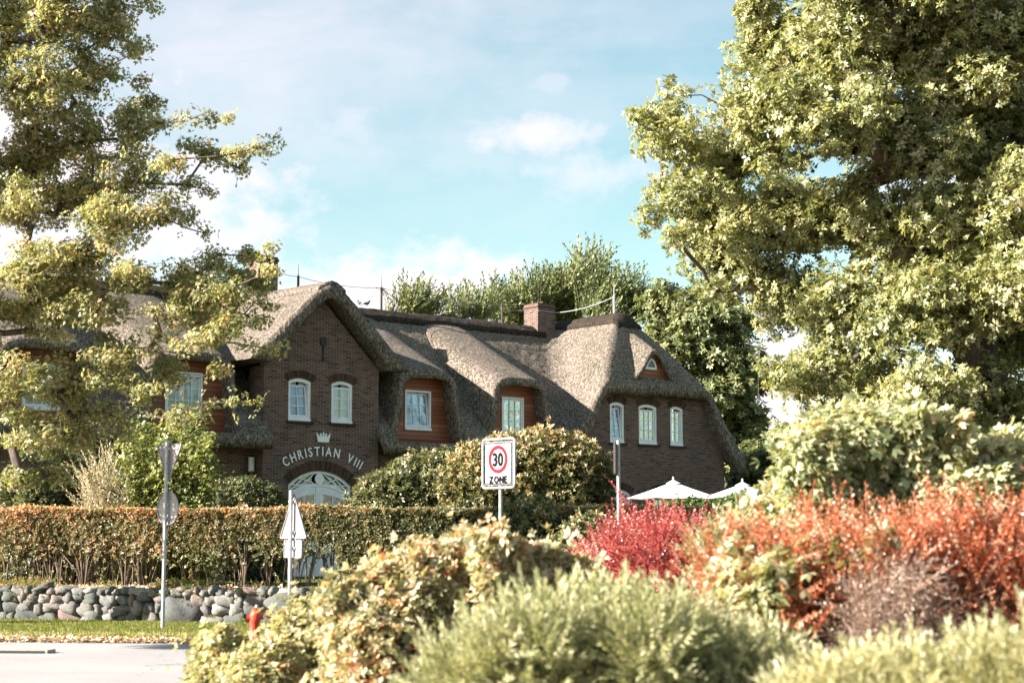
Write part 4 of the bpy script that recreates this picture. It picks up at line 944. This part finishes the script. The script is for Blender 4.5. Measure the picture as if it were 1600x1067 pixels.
tree('maple_tree', 'tall maple with spreading layered branches overhanging the hotel roof on the left', map_bl + off, 31.6, 1.2, rm, 1050, 29, MT, .90, L_map, [P(-118, 780, 32.6), P(-112, 650, 32.6), P(-105, 500, 32.6), P(-100, 350, 32.6), P(-95, 200, 32.4), P(-90, 60, 32.4)], .46, r0=.0075, flat=.42, colmu=.6, bias=.42, vz=2.4)
# pale young tree in front of the left dormer
shrub('young_maple', 'young pale leaved tree against the dark eaves left of the entrance', 'tree', [(270, 690, 38), (300, 720, 34), (245, 720, 34), (300, 670, 26), (225, 680, 26), (320, 690, 18), (270, 750, 36), (200, 700, 24)], 41, 3800, [maple(4, .10, np.random.default_rng(130 + i)) for i in range(3)], 1.0, leafmat('young_maple_leaf', [(0, (.06, .085, .02)), (.4, (.14, .165, .05)), (.75, (.30, .31, .12)), (1, (.50, .47, .26))], .45), .5, .6, .35, ground=GZ)
shrub('dark_laurel', 'dark green bush with dappled leaves under the maple at the far left', 'shrub', [(110, 740, 48), (60, 720, 40), (185, 760, 32), (20, 760, 38), (230, 775, 26)], 42, 5000, rho, 1.0, L_dark, .5, .6, .1, ground=GZ)
BUD = [spray(20, .75, .10, .028, .5, np.random.default_rng(140 + i), rng.uniform(-.2, .2)) for i in range(4)]
shrub('buddleia', 'wispy shrub with long pale flowering wands above the clipped hedge', 'shrub', [(150, 760, 26), (165, 740, 24), (180, 770, 22)], 39, 260, BUD, 1.0, leafmat('buddleia_leaf', [(0, (.16, .16, .09)), (.5, (.38, .33, .24)), (1, (.58, .48, .40))], .3), .5, .2, 0, up=.8, ground=GZ, jit=.35)
# trees behind the house
L_bg = leafmat('poplar_leaf', [(0, (.045, .065, .022)), (.4, (.10, .12, .042)), (.75, (.18, .19, .08)), (1, (.30, .29, .17))], .3, .45, .5)
POP = [spray(22, 1.5, .22, .075, .42, np.random.default_rng(150 + i), .35) for i in range(4)]
def bgtree(label, lst, d, rx, ncl, per, T=POP, sc_=1.0, wind=(.75, 0, .45), m=L_bg, up=.6, crad=.9, name='poplar_tree', **k):
    r_ = P(rx, 850, d); r_[2] = .6
    return tree(name, label, lst, d, 1.5, r_, ncl, per, T, sc_, m, [P(rx, 780, d), P(rx, 640, d), P(rx, 540, d)], crad, up=up, wind=wind, r0=.02, jit=.25, group=None, **k)
bgtree('wind swept poplar behind the brick chimney', [(765, 490, 16), (795, 484, 18), (825, 475, 22), (850, 470, 20), (872, 458, 20), (890, 446, 16), (912, 438, 16), (930, 452, 20), (955, 468, 18), (985, 462, 12), (870, 500, 40), (940, 500, 40), (810, 510, 40), (700, 500, 16), (730, 495, 16)], 84, 880, 95, 15)
bgtree('leafy shoots rising just behind the middle of the roof ridge', [(612, 497, 9), (635, 489, 11), (657, 492, 10), (674, 497, 8), (645, 507, 16), (722, 498, 8), (747, 503, 9)], 80, 645, 30, 8, crad=.6)
OBG = [rosette(8, .26, .12, .35, np.random.default_rng(160 + i)) for i in range(4)]
L_bg2 = leafmat('broad_leaf', [(0, (.05, .065, .025)), (.4, (.13, .15, .06)), (.75, (.24, .25, .12)), (1, (.38, .36, .22))], .35)
bgtree('broad dark green tree rising right behind the hipped wing', [(1000, 475, 22), (1030, 480, 30), (1065, 475, 32), (1095, 470, 30), (1125, 465, 26), (1050, 520, 40), (1100, 520, 45), (1140, 510, 36), (1090, 570, 42), (1135, 570, 42), (1165, 560, 26), (1120, 620, 40), (1155, 625, 34), (1150, 670, 34), (1175, 660, 24), (1185, 600, 18), (1190, 690, 18), (1140, 720, 30), (1175, 720, 30)], 82, 1120, 210, 40, T=OBG, wind=(0, 0, 0), up=.4, crad=1.05, name='broadleaf_tree', m=L_bg2)
bgtree('dark bushy tree in the gap beside the right end of the hotel', [(1180, 735, 26), (1200, 728, 20), (1215, 742, 16), (1160, 745, 20)], 72, 1185, 30, 40, T=OBG, wind=(0, 0, 0), up=.4, crad=.7, name='broadleaf_tree', sc_=.8)
# more woodland to the right, seen through the oak
bgtree('shadowy tree glimpsed through the lower branches of the oak', [(1280, 760, 50), (1350, 700, 60), (1430, 720, 60), (1520, 700, 70), (1600, 690, 70), (1400, 790, 60), (1500, 790, 60)], 60, 1420, 70, 40, T=OBG, wind=(0, 0, 0), up=.4, crad=.9, name='broadleaf_tree')

# ------------------------------------------------------------------ neighbouring roof and slat fence
nb = empty('neighbour_house', tuple(P(1205, 850, 95) * np.array([1, 1, 0]) + np.array([0, 0, 0])), .5); tag(nb, 'distant low house with grey tiled roof beyond the right end of the hotel', 'house')
b = MB(); b.box(-9, 3.5, -3, 3, .6, 4.6); b.build('wall', M_brick, nb)
b = MB(); b.add([(-9.3, -3.5, 4.4), (3.8, -3.5, 4.4), (2.8, 0, 7.0), (-9.3, 0, 7.0), (-9.3, 3.5, 4.4), (3.8, 3.5, 4.4)], [(0, 1, 2, 3), (3, 2, 5, 4), (1, 5, 2), (0, 3, 4), (0, 4, 5, 1)]); b.build('roof', M_tile, nb)
# ------------------------------------------------------------------ parasols
def parasol(px, py, d, R_, label, rz, group='white parasols on the terrace'):
    p = P(px, py, d); zt = p[2]; root = empty('parasol', (p[0], p[1], .6), rz); tag(root, label, 'parasol', group); h = zt - .6; drop = .56
    n = 8; b = MB(); vs = [(0, 0, h)]; rings = 6
    for j in range(1, rings + 1):
        f = j / rings
        for k in range(n * 4):
            a = 6.2832 * k / (n * 4); seg = (k % 4) / 4; chord = math.cos(math.pi / n) / math.cos((seg - .5) * 2 * math.pi / n); sag = 1 - .05 * (1 - abs(2 * seg - 1)) * f
            vs.append((math.cos(a) * R_ * f * chord / math.cos(0) * sag, math.sin(a) * R_ * f * chord * sag, h - drop * f ** .92 - .03 * f * (1 - abs(2 * seg - 1))))
    m_ = n * 4; fs = [(0, 1 + k, 1 + (k + 1) % m_) for k in range(m_)]
    for j in range(rings - 1): fs += [(1 + j * m_ + k, 1 + (j + 1) * m_ + k, 1 + (j + 1) * m_ + (k + 1) % m_, 1 + j * m_ + (k + 1) % m_) for k in range(m_)]
    b.add(vs, fs); b.build('canopy', M_cloth, root)
    v = MB(); v.add([(math.cos(a) * .26, math.sin(a) * .26, h - .07) for a in np.linspace(0, 6.2832, 9)[:-1]] + [(0, 0, h + .06)], [(k, (k + 1) % 8, 8) for k in range(8)]); v.build('vent_cap', M_cloth, root)
    q = MB(); q.tube([(0, 0, 0), (0, 0, h + .05)], .025, 8); q.build('pole', M_white, root); q = MB(); q.tube([(0, 0, h + .05), (0, 0, h + .12), (0, 0, h + .16)], [.02, .035, .01], 8); q.build('finial', M_white, root)
    for k in range(n):
        a = 6.2832 * (k + .5 * 0) / n; r_ = MB(); r_.tube([(math.cos(a) * .05, math.sin(a) * .05, h - .06), (math.cos(a) * R_ * .97, math.sin(a) * R_ * .97, h - drop - .02)], .009, 5); r_.build('rib', M_galv, root)
    q = MB(); q.box(-.3, .3, -.3, .3, 0, .08); q.build('base', M_kerb, root)
parasol(1052, 752, 56, 1.62, 'open white parasol in front of the brick wing, nearer the entrance', .3)
parasol(1160, 755, 57, 1.65, 'white parasol half hidden behind the pale lobed shrub', .5)

# ------------------------------------------------------------------ traffic signs
def signpost(px, py_top, d, rz, r=.03, z0=0):
    p = P(px, py_top, d); root = empty('traffic_sign', (p[0], p[1], z0), rz); h = p[2] - z0
    b = MB(); b.tube([(0, 0, 0), (0, 0, h)], r, 12); b.build('post', M_galv, root)
    c_ = MB(); c_.tube([(0, 0, h), (0, 0, h + .02)], [r * 1.15, r * .9], 12); c_.build('post_cap', M_galv, root)
    return root, h
def rounded(pts, rad, n=4):
    out_ = []; m_ = len(pts)
    for i in range(m_):
        p0, p1, p2 = (np.array(pts[(i + k) % m_], float) for k in (-1, 0, 1)); a = (p0 - p1) / np.linalg.norm(p0 - p1); c_ = (p2 - p1) / np.linalg.norm(p2 - p1)
        A, B = p1 + a * rad, p1 + c_ * rad
        for k in range(n + 1): f = k / n; out_.append(tuple((1 - f) ** 2 * A + 2 * f * (1 - f) * p1 + f * f * B))
    return out_
def plate(root, outer, y, back, front, name, rim=.02, front_pts=None):
    """plate at local y; faces the far side (+y); folded rim on the back"""
    b = MB(); b.prism(outer, [], y, y + .004); pl = b.build(name, back, root)
    cx_ = np.mean([q[0] for q in outer]); cz_ = np.mean([q[1] for q in outer]); sh = lambda k: [(cx_ + (q[0] - cx_) * k, cz_ + (q[1] - cz_) * k) for q in outer]
    e = MB(); e.prism(outer, [sh(.955)[::-1]], y - rim, y - .001); e.build('rim', back, pl)
    f = MB(); f.prism(sh(.985), [], y + .005, y + .008); f.build('face', front, pl); return pl
def clamp(root, z, r=.03):
    b = MB(); b.tube([(0, 0, z - .02), (0, 0, z + .02)], r + .008, 12); b.box(-.07, .07, r, r + .02, z - .018, z + .018); b.build('clamp', M_galv, root)
# left: give way triangle over a disc, both seen from behind
root, h = signpost(261, 688, 31.2, R(-42), .034); tag(root, 'galvanised post with inverted triangle above a round sign, both seen from behind', 'traffic sign')
zt = P(261, 694, 31.2)[2]; plate(root, rounded([(.38, zt), (-.38, zt), (0, zt - .70)][::-1], .05), .06, M_signback, M_signwhite, 'triangle_plate')
zc = P(261, 794, 31.2)[2]; plate(root, [(.315 * math.cos(a), zc + .315 * math.sin(a)) for a in np.linspace(0, 2 * math.pi, 32, endpoint=False)], .06, M_signback, M_signwhite, 'round_plate')
for z in (zt - .1, zt - .5, zc + .2, zc - .2): clamp(root, z, .034)
# middle: warning triangle with a small plate below
root, h = signpost(455, 768, 27.5, R(-52), .032); tag(root, 'steel post with upright triangle over a small rectangular plate, seen from behind before the hedge', 'traffic sign')
z0_, z1_ = P(455, 841, 27.5)[2], P(455, 769, 27.5)[2]; plate(root, rounded([(-.42, z0_), (.42, z0_), (0, z1_)], .05), .06, M_signback, M_signwhite, 'triangle_plate')
z2_ = P(455, 871, 27.5)[2]; plate(root, rounded([(-.27, z2_), (.27, z2_), (.27, z0_ - .02), (-.27, z0_ - .02)], .03), .06, M_galv, M_signwhite, 'rectangular_plate')
for z in (z0_ + .1, z1_ - .15, z2_ + .15): clamp(root, z, .032)
# the speed zone sign
d = 30.; root, h = signpost(782, 700, d, R(-47), .03); tag(root, 'white speed zone sign with red ring and the number 30 in a grey tube frame', 'traffic sign')
s = d / F; zb_, zt_ = P(782, 762, d)[2], P(782, 686, d)[2]; W = .365; H = zt_ - zb_
fr = rounded([(-W - .045, zb_), (W + .045, zb_), (W + .045, zt_), (-W - .045, zt_)], .07, 5)
b = MB(); b.tube([(x, -.045, z) for x, z in fr + fr[:1]], .022, 8, cap=False); b.build('tube_frame', M_galv, root)
b = MB(); b.prism(rounded([(-W, zb_ + .05), (W, zb_ + .05), (W, zt_ - .05), (-W, zt_ - .05)], .02), [], -.055, -.035); pl = b.build('sign_plate', M_signwhite, root)
b = MB(); i0 = rounded([(-W + .012, zb_ + .062), (W - .012, zb_ + .062), (W - .012, zt_ - .062), (-W + .012, zt_ - .062)], .02); i1 = rounded([(-W + .026, zb_ + .076), (W - .026, zb_ + .076), (W - .026, zt_ - .076), (-W + .026, zt_ - .076)], .02)
b.prism(i0, [i1[::-1]], -.066, -.060); b.build('black_border', M_signblack, pl)
czz = zb_ + H * .585; ro_, ri_ = H * .285, H * .215
cir = lambda r_: [(r_ * math.cos(a) * 1.0, czz + r_ * math.sin(a)) for a in np.linspace(0, 2 * math.pi, 48, endpoint=False)]
b = MB(); b.prism(cir(ro_), [cir(ri_)[::-1]], -.066, -.060); b.build('red_ring', M_signred, pl)
def text(s_, size, sx, x, z, off, tr_=0):
    b = MB(); gs = [glyph(ch, size, sx, .0015, off) for ch in s_]; tot = sum(g_[2] for g_ in gs) + tr_ * (len(gs) - 1); c_ = x - tot / 2
    for V_, F_, wd in gs:
        mx = min(q[0] for q in V_); b.add([(c_ + q[0] - mx, -.066 - q[2], z + q[1]) for q in V_], [f_[::-1] for f_ in F_]); c_ += wd + tr_
    return b
text('30', H * .37, .84, 0, czz - H * .13, .009, .02).build('number', M_signblack, pl)
text('ZONE', H * .185, .92, 0, zb_ + H * .105, .007, .018).build('word', M_signblack, pl)
for z in (zb_ + .2, zt_ - .2):
    b = MB(); b.box(-W, W, -.033, -.012, z - .015, z + .015); b.build('bracket', M_galv, root)
# right: narrow sign seen edge-on
root, h = signpost(966, 690, 30, R(82), .032); tag(root, 'grey post with dark sign plate seen edge on before the brick wing', 'traffic sign')
z1_, z0_ = P(966, 693, 30)[2], P(966, 742, 30)[2]; plate(root, rounded([(-.30, z0_), (.30, z0_), (.30, z1_), (-.30, z1_)], .03), .05, mat('sign_edge_brown', (.10, .07, .055), .6), M_signwhite, 'sign_plate')

# ------------------------------------------------------------------ red hydrant behind the low shrub
p = P(397, 990, 25.5); root = empty('fire_hydrant', (p[0], p[1], .0)); tag(root, 'small red hydrant post poking above the creamy shrub by the road', 'hydrant')
zt = P(397, 948, 25.5)[2]
b = MB(); b.tube([(0, 0, 0), (.0, 0, .08), (0, 0, .1), (.005, 0, zt - .22), (.02, 0, zt - .13), (.03, 0, zt - .03), (.035, 0, zt)], [.12, .12, .07, .075, .095, .065, .02], 16); b.build('body', M_red, root, True)
b = MB(); b.tube([(.03, 0, zt - .005), (.035, 0, zt + .03)], [.03, .022], 8); b.build('cap', M_galv, root)
b = MB(); b.tube([(-.11, -.02, zt - .16), (.13, .02, zt - .14)], .04, 10); b.build('outlet', M_red, root)

# ------------------------------------------------------------------ street gully in the gutter
p = P(38, 1017, 25.6); gl_ = empty('storm_drain', (p[0], p[1], .004), R(-6)); tag(gl_, 'low concrete gully lid with dark inlet slot beside the road edge', 'drain')
b = MB(); b.prism([(-.45, 0), (.35, 0), (.35, .05), (-.45, .09)], [], 0, .34); b.build('lid', M_kerb, gl_)
b = MB(); b.box(-.62, -.452, .02, .32, 0, .07); b.box(-.40, .30, -.012, -.001, .008, .04); b.build('inlet_slot', M_room, gl_)
